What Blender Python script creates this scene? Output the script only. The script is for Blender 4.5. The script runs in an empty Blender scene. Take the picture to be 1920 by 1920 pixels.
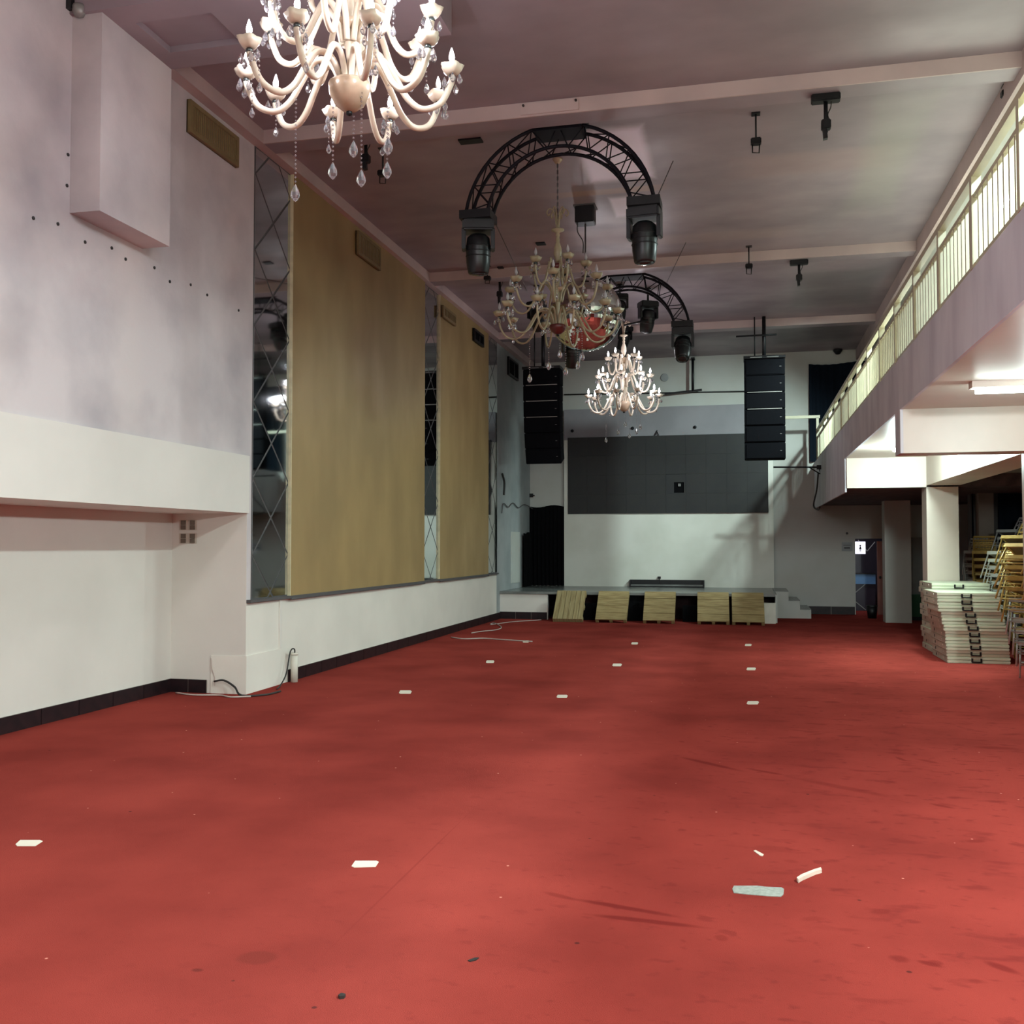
import bpy, bmesh, math, random
from mathutils import Vector, Matrix
random.seed(7)
SC = bpy.context.scene
COL = SC.collection
PI = math.pi
# ---------------------------------------------------------------- camera
FPX, CAMH = 1863.0, 1.76
YAW, PIT = math.radians(13.2885), math.radians(1.9149)
cd = bpy.data.cameras.new('camera'); cam = bpy.data.objects.new('camera', cd); COL.objects.link(cam)
cam.location = (0, 0, CAMH); cam.rotation_euler = (PI/2 + PIT, 0, YAW)
cd.sensor_fit = 'HORIZONTAL'; cd.sensor_width = 36; cd.lens = 36*FPX/1920; cd.clip_start = .05; cd.clip_end = 200
SC.camera = cam
FW = Vector((-math.sin(YAW)*math.cos(PIT), math.cos(YAW)*math.cos(PIT), math.sin(PIT)))
RT = Vector((math.cos(YAW), math.sin(YAW), 0)); UP = RT.cross(FW); CC = Vector((0, 0, CAMH))
def ray(x, y): return FW + RT*((x-960)/FPX) - UP*((y-960)/FPX)
def atX(x, y, v): d = ray(x, y); return CC + d*((v-CC.x)/d.x)
def atY(x, y, v): d = ray(x, y); return CC + d*((v-CC.y)/d.y)
def atZ(x, y, v): d = ray(x, y); return CC + d*((v-CC.z)/d.z)
# ---------------------------------------------------------------- world, exposure
w = bpy.data.worlds.new('world'); SC.world = w; w.use_nodes = True
w.node_tree.nodes['Background'].inputs[0].default_value = (.6, .62, .65, 1)
w.node_tree.nodes['Background'].inputs[1].default_value = .02
SC.view_settings.view_transform = 'Standard'; SC.view_settings.look = 'None'
SC.view_settings.exposure = 0.34; SC.view_settings.gamma = 1.0; SC.view_settings.use_curve_mapping = False
SC.cycles.max_bounces = 8; SC.cycles.diffuse_bounces = 5; SC.cycles.glossy_bounces = 4
SC.cycles.transmission_bounces = 6; SC.cycles.sample_clamp_indirect = 6
SC.cycles.caustics_reflective = False; SC.cycles.caustics_refractive = False
def lamp(name, kind, loc, power, color=(1, 1, 1), size=.2, rot=(0, 0, 0), sy=None):
    d = bpy.data.lights.new(name, kind); o = bpy.data.objects.new(name, d); COL.objects.link(o)
    o.location = loc; o.rotation_euler = rot; d.energy = power; d.color = color
    if kind == 'AREA':
        d.size = size
        if sy: d.shape = 'RECTANGLE'; d.size_y = sy
    else: d.shadow_soft_size = size
    return o
COOLC, WHITEC, LILAC = (.78, 1.0, .97), (.92, 1.0, 1.0), (.91, .91, 1.0)
# fluorescent fixtures (bodies are built further down)
UP_LAMPS = [(3.15, 13.9, 6.07), (3.15, 19.5, 6.07), (3.15, 5.0, 6.0), (3.15, -1.0, 6.0)]
LOW_LAMPS = [(2.72, 10.1, 3.24), (2.95, 5.2, 3.24), (2.95, .5, 3.24), (2.95, 15.6, 3.24)]
for i, p in enumerate(UP_LAMPS):
    lamp('upper_tube_light', 'AREA', (p[0], p[1], p[2]-.06), [340, 150, 540, 500][i], COOLC, .4, (0, 0, 0), 1.2)
_g = lamp('stage_wall_fill_spot', 'SPOT', (3.05, 20.4, 6.3), 1450, COOLC, .12)   # spot added without a fixture, lighting the stage wall from the gallery side
_g.data.spot_size = math.radians(74); _g.data.spot_blend = .8
_g.rotation_euler = (Vector((-1.6, 26.6, 2.0))-Vector((3.05, 20.4, 6.3))).to_track_quat('-Z', 'Y').to_euler()
for i, p in enumerate(LOW_LAMPS):
    lamp('lower_tube_light', 'POINT', (p[0], p[1], p[2]-.12), [46, 400, 430, 250][i], COOLC if i in (0, 3) else WHITEC, .1)
# lamps of the hall behind the camera
lamp('rear_hall_light', 'AREA', (-2.2, .2, 6.5), 200, (1, .95, .95), 1.6, (0, 0, 0), 1.6)
# ---------------------------------------------------------------- materials
def s2l(c):
    return tuple(((v/255+.055)/1.055)**2.4 if v > 10 else v/255/12.92 for v in c)
MATS = {}
def mat(name, rgb, rough=.6, metal=0, var=.08, scale=3, rgb2=None, bump=0, bscale=60, stretch=(1, 1, 1), spec=.5, detail=4, lo=.35, hi=.65, noiserough=0):
    m = bpy.data.materials.new(name); m.use_nodes = True; nt = m.node_tree; b = nt.nodes['Principled BSDF']
    c = s2l(rgb); c2 = s2l(rgb2) if rgb2 else tuple(v*(1-var*2) for v in c)
    tc = nt.nodes.new('ShaderNodeTexCoord'); mp = nt.nodes.new('ShaderNodeMapping'); mp.inputs['Scale'].default_value = stretch
    nz = nt.nodes.new('ShaderNodeTexNoise'); nz.inputs['Scale'].default_value = scale; nz.inputs['Detail'].default_value = detail
    mr = nt.nodes.new('ShaderNodeMapRange'); mr.inputs['From Min'].default_value = lo; mr.inputs['From Max'].default_value = hi
    mx = nt.nodes.new('ShaderNodeMix'); mx.data_type = 'RGBA'
    mx.inputs['A'].default_value = (*c, 1); mx.inputs['B'].default_value = (*c2, 1)
    L = nt.links.new
    L(tc.outputs['Object'], mp.inputs['Vector']); L(mp.outputs[0], nz.inputs['Vector']); L(nz.outputs['Fac'], mr.inputs['Value'])
    L(mr.outputs[0], mx.inputs['Factor']); L(mx.outputs['Result'], b.inputs['Base Color'])
    b.inputs['Roughness'].default_value = rough; b.inputs['Metallic'].default_value = metal
    b.inputs['Specular IOR Level'].default_value = spec
    if bump:
        n2 = nt.nodes.new('ShaderNodeTexNoise'); n2.inputs['Scale'].default_value = bscale; n2.inputs['Detail'].default_value = 3
        bp = nt.nodes.new('ShaderNodeBump'); bp.inputs['Strength'].default_value = bump; bp.inputs['Distance'].default_value = .01
        L(mp.outputs[0], n2.inputs['Vector']); L(n2.outputs['Fac'], bp.inputs['Height']); L(bp.outputs[0], b.inputs['Normal'])
    if noiserough:
        r2 = nt.nodes.new('ShaderNodeMapRange'); r2.inputs['To Min'].default_value = rough-noiserough; r2.inputs['To Max'].default_value = rough+noiserough
        L(mr.outputs[0], r2.inputs['Value']); L(r2.outputs[0], b.inputs['Roughness'])
    m['mix'] = 1; MATS[name] = m
    return m
def emit(name, rgb, strength):
    m = bpy.data.materials.new(name); m.use_nodes = True; b = m.node_tree.nodes['Principled BSDF']
    b.inputs['Base Color'].default_value = (*rgb, 1); b.inputs['Emission Color'].default_value = (*rgb, 1)
    b.inputs['Emission Strength'].default_value = strength; return m
def mask_chain(m, masks, objspace=True):
    """masks: list of (cx, cy, angle_deg, rx, ry, rgb, strength, soft, kind) blended over the base colour (stains, patches, painted sheen)"""
    nt = m.node_tree; L = nt.links.new; b = nt.nodes['Principled BSDF']
    src = b.inputs['Base Color'].links[0].from_socket
    tc = nt.nodes.new('ShaderNodeTexCoord')
    nz = nt.nodes.new('ShaderNodeTexNoise'); nz.inputs['Scale'].default_value = 7; nz.inputs['Detail'].default_value = 4
    L(tc.outputs['Object'], nz.inputs['Vector'])
    for cx, cy, ang, rx, ry, rgb, st, soft, kind in masks:
        mp = nt.nodes.new('ShaderNodeMapping'); mp.vector_type = 'TEXTURE'
        mp.inputs['Location'].default_value = (cx, cy, 0); mp.inputs['Rotation'].default_value = (0, 0, math.radians(ang))
        mp.inputs['Scale'].default_value = (rx, ry, 1)
        L(tc.outputs['Object'], mp.inputs['Vector'])
        sp = nt.nodes.new('ShaderNodeSeparateXYZ'); L(mp.outputs[0], sp.inputs[0])
        if kind == 'ell':
            a = nt.nodes.new('ShaderNodeCombineXYZ'); L(sp.outputs[0], a.inputs[0]); L(sp.outputs[1], a.inputs[1])
            ln = nt.nodes.new('ShaderNodeVectorMath'); ln.operation = 'LENGTH'; L(a.outputs[0], ln.inputs[0]); d = ln.outputs['Value']
        else:
            ax = nt.nodes.new('ShaderNodeMath'); ax.operation = 'ABSOLUTE'; L(sp.outputs[0], ax.inputs[0])
            ay = nt.nodes.new('ShaderNodeMath'); ay.operation = 'ABSOLUTE'; L(sp.outputs[1], ay.inputs[0])
            mm = nt.nodes.new('ShaderNodeMath'); mm.operation = 'MAXIMUM'; L(ax.outputs[0], mm.inputs[0]); L(ay.outputs[0], mm.inputs[1]); d = mm.outputs[0]
        ad = nt.nodes.new('ShaderNodeMath'); ad.operation = 'MULTIPLY_ADD'; _na = .5 if kind == 'ell' else .08; ad.inputs[1].default_value = _na; ad.inputs[2].default_value = -_na/2
        L(nz.outputs['Fac'], ad.inputs[0])
        sm = nt.nodes.new('ShaderNodeMath'); sm.operation = 'ADD'; L(d, sm.inputs[0]); L(ad.outputs[0], sm.inputs[1])
        mr = nt.nodes.new('ShaderNodeMapRange'); mr.interpolation_type = 'SMOOTHSTEP'
        mr.inputs['From Min'].default_value = 1.0; mr.inputs['From Max'].default_value = 1-soft
        mr.inputs['To Max'].default_value = st; L(sm.outputs[0], mr.inputs['Value'])
        mx = nt.nodes.new('ShaderNodeMix'); mx.data_type = 'RGBA'; mx.inputs['B'].default_value = (*s2l(rgb), 1)
        L(mr.outputs[0], mx.inputs['Factor']); L(src, mx.inputs['A']); src = mx.outputs['Result']
    L(src, b.inputs['Base Color'])
def specks(m, rgb, scale, thr, st=1.0):
    nt = m.node_tree; L = nt.links.new; b = nt.nodes['Principled BSDF']; src = b.inputs['Base Color'].links[0].from_socket
    tc = nt.nodes.new('ShaderNodeTexCoord'); v = nt.nodes.new('ShaderNodeTexVoronoi'); v.inputs['Scale'].default_value = scale
    L(tc.outputs['Object'], v.inputs['Vector'])
    mr = nt.nodes.new('ShaderNodeMapRange'); mr.inputs['From Min'].default_value = thr; mr.inputs['From Max'].default_value = thr*.6; mr.inputs['To Max'].default_value = st
    L(v.outputs['Distance'], mr.inputs['Value'])
    mx = nt.nodes.new('ShaderNodeMix'); mx.data_type = 'RGBA'; mx.inputs['B'].default_value = (*s2l(rgb), 1)
    L(mr.outputs[0], mx.inputs['Factor']); L(src, mx.inputs['A']); L(mx.outputs['Result'], b.inputs['Base Color'])

M_white = mat('white_wall_paint', (226, 222, 212), .55, var=.04, scale=1.2, bump=.08, bscale=25)
M_cream = mat('cream_wall_paint', (218, 214, 206), .6, var=.04, scale=1.0, bump=.06, bscale=20)
M_plaster = mat('unpainted_lilac_plaster', (202, 194, 194), .75, scale=1.1, rgb2=(164, 158, 162), bump=.2, bscale=18, detail=9, lo=.42, hi=.78)
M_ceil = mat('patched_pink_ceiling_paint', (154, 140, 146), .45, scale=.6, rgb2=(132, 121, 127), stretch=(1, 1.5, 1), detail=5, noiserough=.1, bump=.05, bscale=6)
M_beam = mat('pale_beam_paint', (196, 176, 172), .5, scale=1.2, rgb2=(178, 160, 158))
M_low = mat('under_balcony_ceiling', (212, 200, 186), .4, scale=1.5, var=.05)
M_fascia = mat('lavender_fascia_paint', (212, 212, 216), .6, scale=2.2, rgb2=(188, 186, 194), stretch=(1, 1, .35), detail=6)
M_stagegrey = mat('grey_stage_wall_paint', (160, 164, 164), .6, scale=1.5, rgb2=(140, 146, 146))
M_backwall = mat('back_wall_paint', (186, 188, 182), .6, scale=1.3, rgb2=(180, 180, 172))
M_screenwall = mat('white_stage_wall_paint', (222, 222, 212), .6, scale=1.0, rgb2=(208, 208, 196))
M_header = mat('grey_header_paint', (140, 138, 142), .65, scale=1.5)
M_gold = mat('gold_brown_wall_board', (158, 134, 88), .55, scale=1.2, rgb2=(144, 122, 80), bump=.1, bscale=120, stretch=(1, 1, .5), noiserough=.06)
M_edge = mat('bright_raw_board_edge', (226, 218, 180), .35, var=.1, scale=9)
M_carpet = mat('worn_red_carpet', (154, 66, 58), .95, scale=.9, rgb2=(134, 56, 50), bump=.5, bscale=220, detail=8, spec=0)
M_tile = mat('dark_maroon_skirting_tile', (40, 24, 27), .45, scale=9, rgb2=(24, 17, 21), spec=.25)
M_grout = mat('pale_grout', (150, 140, 130), .8)
M_lens = mat('dark_lens_glass', (40, 44, 44), .1, 0)
M_mirror = mat('mirror_glass', (206, 212, 212), .04, 1, var=.01)
M_bevel = mat('mirror_bevel_lead', (84, 82, 82), .6, 0)
M_black = mat('matt_black_metal', (17, 18, 21), .45, .3, var=.15, scale=8)
M_truss = mat('black_truss_tube', (14, 12, 22), .6, 0, spec=.2, var=.15, scale=8)
M_blackp = mat('black_plastic', (22, 26, 28), .35, var=.2, scale=8)
M_spk = mat('black_speaker_grille', (8, 9, 14), .9, var=.2, scale=60, spec=.1)
M_cloth = mat('black_curtain_cloth', (10, 10, 12), .95, scale=20, spec=.1)
M_navy = mat('navy_curtain_cloth', (20, 28, 38), .95, scale=20, spec=.1)
M_wood = mat('pine_pallet_wood', (160, 142, 98), .7, scale=5, rgb2=(132, 112, 72), stretch=(.7, 6, 6), detail=6)
M_woodv = mat('pine_pallet_wood_upright', (158, 144, 104), .7, scale=5, rgb2=(132, 114, 76), stretch=(7, .6, .6), detail=6)
M_vent = mat('tan_vent_wood', (128, 110, 72), .6, scale=10)
M_rail = mat('cream_railing_paint', (184, 178, 150), .4, var=.05, scale=6)
M_stagetop = mat('grey_stage_floor', (120, 124, 120), .25, scale=2, rgb2=(96, 98, 96))
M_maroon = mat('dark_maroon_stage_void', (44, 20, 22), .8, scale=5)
M_screen = mat('dark_led_tile', (21, 22, 26), .6, scale=2, rgb2=(30, 30, 27), bump=.2, bscale=90)
M_table = mat('off_white_table_plastic', (206, 212, 186), .45, var=.03, scale=5)
M_tedge = mat('dusty_table_end', (188, 180, 162), .55, var=.1, scale=7)
M_goldch = mat('gold_chair_paint', (202, 174, 96), .35, .25, var=.1, scale=10)
M_silver = mat('silver_chair_paint', (196, 200, 196), .3, .4, var=.06, scale=10)
M_whitech = mat('white_chair_paint', (222, 228, 220), .35, var=.05)
M_chunlit = mat('unlit_cream_glass', (164, 154, 124), .35, var=.08, scale=10)  # cream chandelier glass with its unlit darkness put into the colour
M_chcream = mat('cream_chandelier_glass', (222, 208, 188), .25, var=.06, scale=10)
M_chbowl = mat('smoky_beige_glass_bowl', (190, 166, 140), .25, var=.12, scale=8)
M_chred = mat('red_brown_bowl', (92, 34, 30), .4, var=.1)
M_chrome = mat('chrome_collar', (90, 96, 96), .2, .8)
M_concr = mat('white_box_paint', (214, 210, 196), .6)
M_tape = mat('white_floor_tape', (238, 232, 214), .5, var=.03)
M_ductape = mat('wrinkled_grey_tape', (150, 166, 156), .4, scale=40, rgb2=(176, 190, 180), bump=.4, bscale=50)
M_cable = mat('dark_cable_rubber', (42, 40, 38), .6)
M_wcable = mat('white_cable', (196, 180, 172), .6)
M_switch = mat('brown_grey_switch', (112, 100, 88), .5)
M_plate = mat('pale_switch_plate', (200, 190, 176), .5)
M_bin = mat('green_bin_plastic', (20, 84, 48), .5)
M_steel = mat('brushed_grey_steel', (150, 150, 146), .45, .4)
M_sign = emit('lit_white_sign', (.86, .84, 1), 1.3)
M_blue = mat('blue_counter_front', (104, 158, 206), .4)
M_lilacd = mat('dark_violet_panel', (58, 52, 66), .25, var=.05)
M_pink = mat('pink_door_edge', (190, 140, 130), .5)
M_bulb = emit('lit_flame_bulb', (1, .95, 1), 26)
M_bulboff = mat('clear_unlit_bulb', (178, 176, 176), .1)
M_tubelit = emit('lit_fluorescent_tube', (.86, 1, .95), 14)
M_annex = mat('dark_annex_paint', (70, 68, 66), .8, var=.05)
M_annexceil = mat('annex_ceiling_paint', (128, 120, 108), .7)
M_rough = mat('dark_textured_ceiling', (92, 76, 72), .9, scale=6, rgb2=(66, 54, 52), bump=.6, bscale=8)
cg = bpy.data.materials.new('crystal_glass'); cg.use_nodes = True; b = cg.node_tree.nodes['Principled BSDF']
_n = cg.node_tree.nodes.new('ShaderNodeTexNoise'); _n.inputs['Scale'].default_value = 40
_r = cg.node_tree.nodes.new('ShaderNodeMapRange'); _r.inputs['To Min'].default_value = .02; _r.inputs['To Max'].default_value = .12
cg.node_tree.links.new(_n.outputs['Fac'], _r.inputs['Value']); cg.node_tree.links.new(_r.outputs[0], b.inputs['Roughness'])
b.inputs['Base Color'].default_value = (.92, .93, 1, 1); b.inputs['Transmission Weight'].default_value = .93; b.inputs['IOR'].default_value = 1.5
M_crystal = cg

# stains, patches and painted lamp sheen with a shape of their own
def fl(x, y): return atZ(x, y, 0)
def streak(x0, y0, x1, y1, wid, rgb=(112, 40, 38), st=.75, soft=.6):
    a, c = fl(x0, y0), fl(x1, y1); d = c-a
    return ((a.x+c.x)/2, (a.y+c.y)/2, math.degrees(math.atan2(d.y, d.x)), d.length/2*1.05, wid, rgb, st, soft, 'ell')
stains = [streak(478, 1915, 905, 1500, .008, (130, 52, 48), .55, .6), streak(1055, 1682, 1290, 1722, .035), streak(1080, 1712, 1345, 1742, .035), streak(1010, 1670, 1090, 1690, .03, st=.4),
          streak(1270, 1418, 1400, 1448, .05), streak(1395, 1440, 1480, 1455, .04, st=.6), streak(1470, 1455, 1700, 1500, .07, st=.35),
          streak(440, 1795, 525, 1797, .085, (120, 52, 46), .7, .35), streak(358, 1818, 382, 1820, .02, (90, 40, 38), .6),
          streak(1715, 1800, 1775, 1815, .03), streak(1840, 1800, 1920, 1830, .04), streak(1820, 1400, 1920, 1405, .09, st=.5)]
random.seed(3)
for _ in range(16):
    x = random.uniform(1330, 1900); y = random.uniform(1340, 1840)
    stains.append(streak(x, y, x+random.uniform(20, 60), y+random.uniform(-4, 12), random.uniform(.02, .05), st=random.uniform(.25, .55)))
mask_chain(M_carpet, stains)
def smudges(m, rgb, scale, lo, hi, st, x0, x1, stretch, rot=12):
    nt = m.node_tree; L = nt.links.new; b = nt.nodes['Principled BSDF']; src = b.inputs['Base Color'].links[0].from_socket
    tc = nt.nodes.new('ShaderNodeTexCoord'); mp = nt.nodes.new('ShaderNodeMapping'); mp.inputs['Scale'].default_value = stretch; mp.inputs['Rotation'].default_value = (0, 0, math.radians(rot))
    nz = nt.nodes.new('ShaderNodeTexNoise'); nz.inputs['Scale'].default_value = scale; nz.inputs['Detail'].default_value = 3
    mr = nt.nodes.new('ShaderNodeMapRange'); mr.inputs['From Min'].default_value = lo; mr.inputs['From Max'].default_value = hi; mr.inputs['To Max'].default_value = st
    sp = nt.nodes.new('ShaderNodeSeparateXYZ'); xr = nt.nodes.new('ShaderNodeMapRange'); xr.inputs['From Min'].default_value = x0; xr.inputs['From Max'].default_value = x1
    mu = nt.nodes.new('ShaderNodeMath'); mu.operation = 'MULTIPLY'
    mx = nt.nodes.new('ShaderNodeMix'); mx.data_type = 'RGBA'; mx.inputs['B'].default_value = (*s2l(rgb), 1)
    L(tc.outputs['Object'], mp.inputs['Vector']); L(mp.outputs[0], nz.inputs['Vector']); L(nz.outputs['Fac'], mr.inputs['Value'])
    L(tc.outputs['Object'], sp.inputs[0]); L(sp.outputs[0], xr.inputs['Value']); L(mr.outputs[0], mu.inputs[0]); L(xr.outputs[0], mu.inputs[1])
    L(mu.outputs[0], mx.inputs['Factor']); L(src, mx.inputs['A']); L(mx.outputs['Result'], b.inputs['Base Color'])
smudges(M_carpet, (118, 46, 44), 3.2, .58, .68, .6, -.6, 1.0, (1, 2.2, 1))
smudges(M_carpet, (120, 48, 46), 9, .60, .70, .55, -3.5, .3, (1, 1.4, 1), 40)
specks(M_carpet, (236, 170, 150), 4.2, .035, .8)
specks(M_carpet, (70, 40, 40), 2.1, .03, .8)
a_ = atZ(1130, 240, 6.765); b_ = atZ(1245, 340, 6.765); c_ = atZ(1150, 365, 6.765); d_ = atZ(1183, 410, 6.765)
def rectm(x, y, rx, ry, rgb, st, soft=.25): return (x, y, 0, rx, ry, rgb, st, soft, 'box')
mask_chain(M_ceil, [rectm(-1.62, 12.6, .5, .98, (232, 218, 238), .95, .3), rectm(-1.76, 14.55, .17, .52, (220, 206, 220), .85, .4),  # the large pale repainted rectangle has lamp sheen mixed into its colour
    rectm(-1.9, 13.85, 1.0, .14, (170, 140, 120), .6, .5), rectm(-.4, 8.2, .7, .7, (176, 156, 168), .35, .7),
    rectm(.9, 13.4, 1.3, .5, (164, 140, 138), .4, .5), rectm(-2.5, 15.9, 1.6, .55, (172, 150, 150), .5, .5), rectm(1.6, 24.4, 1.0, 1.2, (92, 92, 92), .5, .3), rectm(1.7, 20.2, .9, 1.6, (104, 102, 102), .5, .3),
    rectm(1.8, 13.5, .5, 3.0, (150, 150, 138), .45, .8), rectm(-.6, 16.3, 1.8, .35, (172, 152, 148), .4, .6)])  # the soft greenish strip paints the gallery lamp's reflection onto the ceiling
mask_chain(M_plaster, [(0, 9.5, 0, 30, .25, (176, 166, 166), .4, .6, 'box'), (0, 6.5, 0, 30, .5, (206, 196, 192), .4, .8, 'ell'), (0, 8.4, 0, 30, .35, (210, 200, 196), .3, .8, 'ell')])

# ---------------------------------------------------------------- mesh helpers
class MB:
    def __init__(s): s.v = []; s.f = []; s.sm = []
    def add(s, vs, fs, smooth=False):
        o = len(s.v); s.v += [tuple(v) for v in vs]; s.f += [tuple(i+o for i in f) for f in fs]; s.sm += [smooth]*len(fs); return s
    def box(s, a, b, bev=0):
        x0, y0, z0 = a; x1, y1, z1 = b
        x0, x1 = min(x0, x1), max(x0, x1); y0, y1 = min(y0, y1), max(y0, y1); z0, z1 = min(z0, z1), max(z0, z1)
        vs = [(x, y, z) for z in (z0, z1) for x, y in ((x0, y0), (x1, y0), (x1, y1), (x0, y1))]
        return s.add(vs, [(3, 2, 1, 0), (4, 5, 6, 7), (0, 1, 5, 4), (1, 2, 6, 5), (2, 3, 7, 6), (3, 0, 4, 7)])
    def obox(s, c, ax, ay, az):
        c = Vector(c); ax, ay, az = Vector(ax), Vector(ay), Vector(az)
        vs = [c+ax*i+ay*j+az*k for k in (-1, 1) for i, j in ((-1, -1), (1, -1), (1, 1), (-1, 1))]
        return s.add(vs, [(3, 2, 1, 0), (4, 5, 6, 7), (0, 1, 5, 4), (1, 2, 6, 5), (2, 3, 7, 6), (3, 0, 4, 7)])
    def bar(s, p, q, wd, ht, up=(0, 0, 1)):
        p, q = Vector(p), Vector(q); d = (q-p); u = Vector(up)
        if abs(d.normalized().dot(u)) > .98: u = Vector((1, 0, 0))
        x = d.cross(u).normalized(); z = x.cross(d).normalized()
        return s.obox((p+q)/2, x*wd/2, d/2, z*ht/2)
    def tube(s, pts, r, n=8, caps=True, smooth=True):
        pts = [Vector(p) for p in pts]; rs = r if isinstance(r, (list, tuple)) else [r]*len(pts)
        vs = []; prev = None
        for i, p in enumerate(pts):
            d = (pts[min(i+1, len(pts)-1)]-pts[max(i-1, 0)]).normalized()
            if prev is None:
                u = Vector((0, 0, 1)) if abs(d.z) < .9 else Vector((1, 0, 0)); x = d.cross(u).normalized()
            else: x = (prev - d*prev.dot(d)).normalized()
            prev = x; y = d.cross(x)
            for k in range(n):
                a = 2*PI*k/n; vs.append(p+(x*math.cos(a)+y*math.sin(a))*rs[i])
        fs = [(i*n+k, i*n+(k+1) % n, (i+1)*n+(k+1) % n, (i+1)*n+k) for i in range(len(pts)-1) for k in range(n)]
        if caps: fs += [tuple(range(n-1, -1, -1)), tuple((len(pts)-1)*n+k for k in range(n))]
        return s.add(vs, fs, smooth)
    def lathe(s, prof, c=(0, 0, 0), n=16, wav=0, wn=5, smooth=True, close=True):
        cx, cy, cz = c; vs = []
        for r, z in prof:
            for k in range(n):
                a = 2*PI*k/n; rr = r*(1+wav*math.cos(wn*a)*(r > .02)); vs.append((cx+rr*math.cos(a), cy+rr*math.sin(a), cz+z+wav*.3*r*math.cos(wn*a)))
        m = len(prof)
        fs = [(i*n+k, i*n+(k+1) % n, (i+1)*n+(k+1) % n, (i+1)*n+k) for i in range(m-1) for k in range(n)]
        if close: fs += [tuple(range(n-1, -1, -1)), tuple((m-1)*n+k for k in range(n))]
        return s.add(vs, fs, smooth)
    def build(s, name, m, parent=None, off=None, label=None, bevel=0):
        me = bpy.data.meshes.new(name)
        vs = s.v if off is None else [(x-off[0], y-off[1], z-off[2]) for x, y, z in s.v]
        me.from_pydata(vs, [], s.f); me.materials.append(m)
        for p, sm in zip(me.polygons, s.sm): p.use_smooth = sm
        me.validate()
        bm = bmesh.new(); bm.from_mesh(me); bmesh.ops.recalc_face_normals(bm, faces=bm.faces)
        if bevel: bmesh.ops.bevel(bm, geom=bm.edges[:]+bm.verts[:], offset=bevel, segments=2, affect='EDGES')
        bm.to_mesh(me); bm.free(); me.update()
        o = bpy.data.objects.new(name, me); COL.objects.link(o)
        if parent is not None: o.parent = parent
        if label: o['label'] = label
        return o
def tag(o, label, cat, group=None, kind=None):
    o['label'] = label
    if cat: o['category'] = cat
    if group: o['group'] = group
    if kind: o['kind'] = kind
    return o
def thing(name, label, cat, loc=(0, 0, 0), group=None, rot=(0, 0, 0)):
    o = bpy.data.objects.new(name, None); COL.objects.link(o); o.location = loc; o.rotation_euler = rot
    o.empty_display_size = .1
    return tag(o, label, cat, group)
def struct(name, mb, m, label=None, parent=None):
    o = mb.build(name, m, parent)
    if parent is None: o['kind'] = 'structure'
    if label: o['label'] = label
    return o
def copy_tree(o, parent=None):
    c = o.copy(); COL.objects.link(c)
    if parent is not None: c.parent = parent
    for ch in list(o.children): copy_tree(ch, c)
    return c
def spline(pts, n=6):
    P = [Vector(p) for p in pts]; P = [P[0]*2-P[1]]+P+[P[-1]*2-P[-2]]; out = []
    for i in range(1, len(P)-2):
        for k in range(n):
            t = k/n; a, b_, c, d = P[i-1:i+3]
            out.append(.5*((2*b_)+(c-a)*t+(2*a-5*b_+4*c-d)*t*t+(3*b_-a-3*c+d)*t**3))
    out.append(P[-2]); return out

# ---------------------------------------------------------------- setting
XL, XR, YB, ZC, ZB = -5.775, 2.75, 26.6, 6.765, 6.6
YN = -4.0
RX, RY, LZ = -6.765, 10.76, 2.14      # recess back wall x, recess end y, ledge underside z
LZT = 2.82
struct('floor', MB().box((-7.2, YN-.2, -.2), (9.2, 29.5, 0)), M_carpet, 'worn red carpet with scuffs and pale specks')
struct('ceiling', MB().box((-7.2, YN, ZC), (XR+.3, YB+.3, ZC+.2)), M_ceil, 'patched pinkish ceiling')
# left wall
struct('wall_left', MB().box((-7.2, YN, LZT), (XL, RY, ZC+.1)), M_plaster, 'upper left wall of mottled lilac plaster')
struct('wall_left', MB().box((-7.2, YN, LZ), (XL+.03, RY-.002, LZT)), M_cream, 'cream band above the wall recess')
struct('wall_left', MB().box((-7.2, YN, 0), (RX, RY+.05, LZ)), M_cream, 'cream back of the wall recess')
m = MB().box((-7.2, RY, 0), (XL, 22.86, 1.08)); struct('wall_left', m, M_white, 'white lower wall under the mirrors')
struct('wall_left', MB().box((-7.2, RY, 1.08), (XL, 22.86, ZC+.1)), M_plaster)
struct('wall_left', MB().box((RX, RY-.004, 0), (XL-.001, RY, LZ)), M_cream, 'pale return wall with four switches')
struct('wall_left', MB().box((-7.2, 22.86, 0), (XL, YB+.3, ZC+.1)), M_stagegrey, 'grey side wall of the stage')
# pilaster patch and box at the wall corner
struct('trim_1', MB().box((XL, RY, 0), (XL+.015, 11.62, .45)).box((XL-.45, RY-.015, 0), (XL+.015, RY, .45)), M_white, 'low white plinth patch on the wall corner')
struct('trim_2', MB().box((XL, 11.60, .45), (XL+.02, 11.66, 1.08)), M_cream, 'thin pale vertical strip')
struct('trim_3', MB().box((XL, RY, 1.075), (XL+.06, 22.86, 1.11)), M_bevel, 'thin grey ledge under the mirrors')
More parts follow.
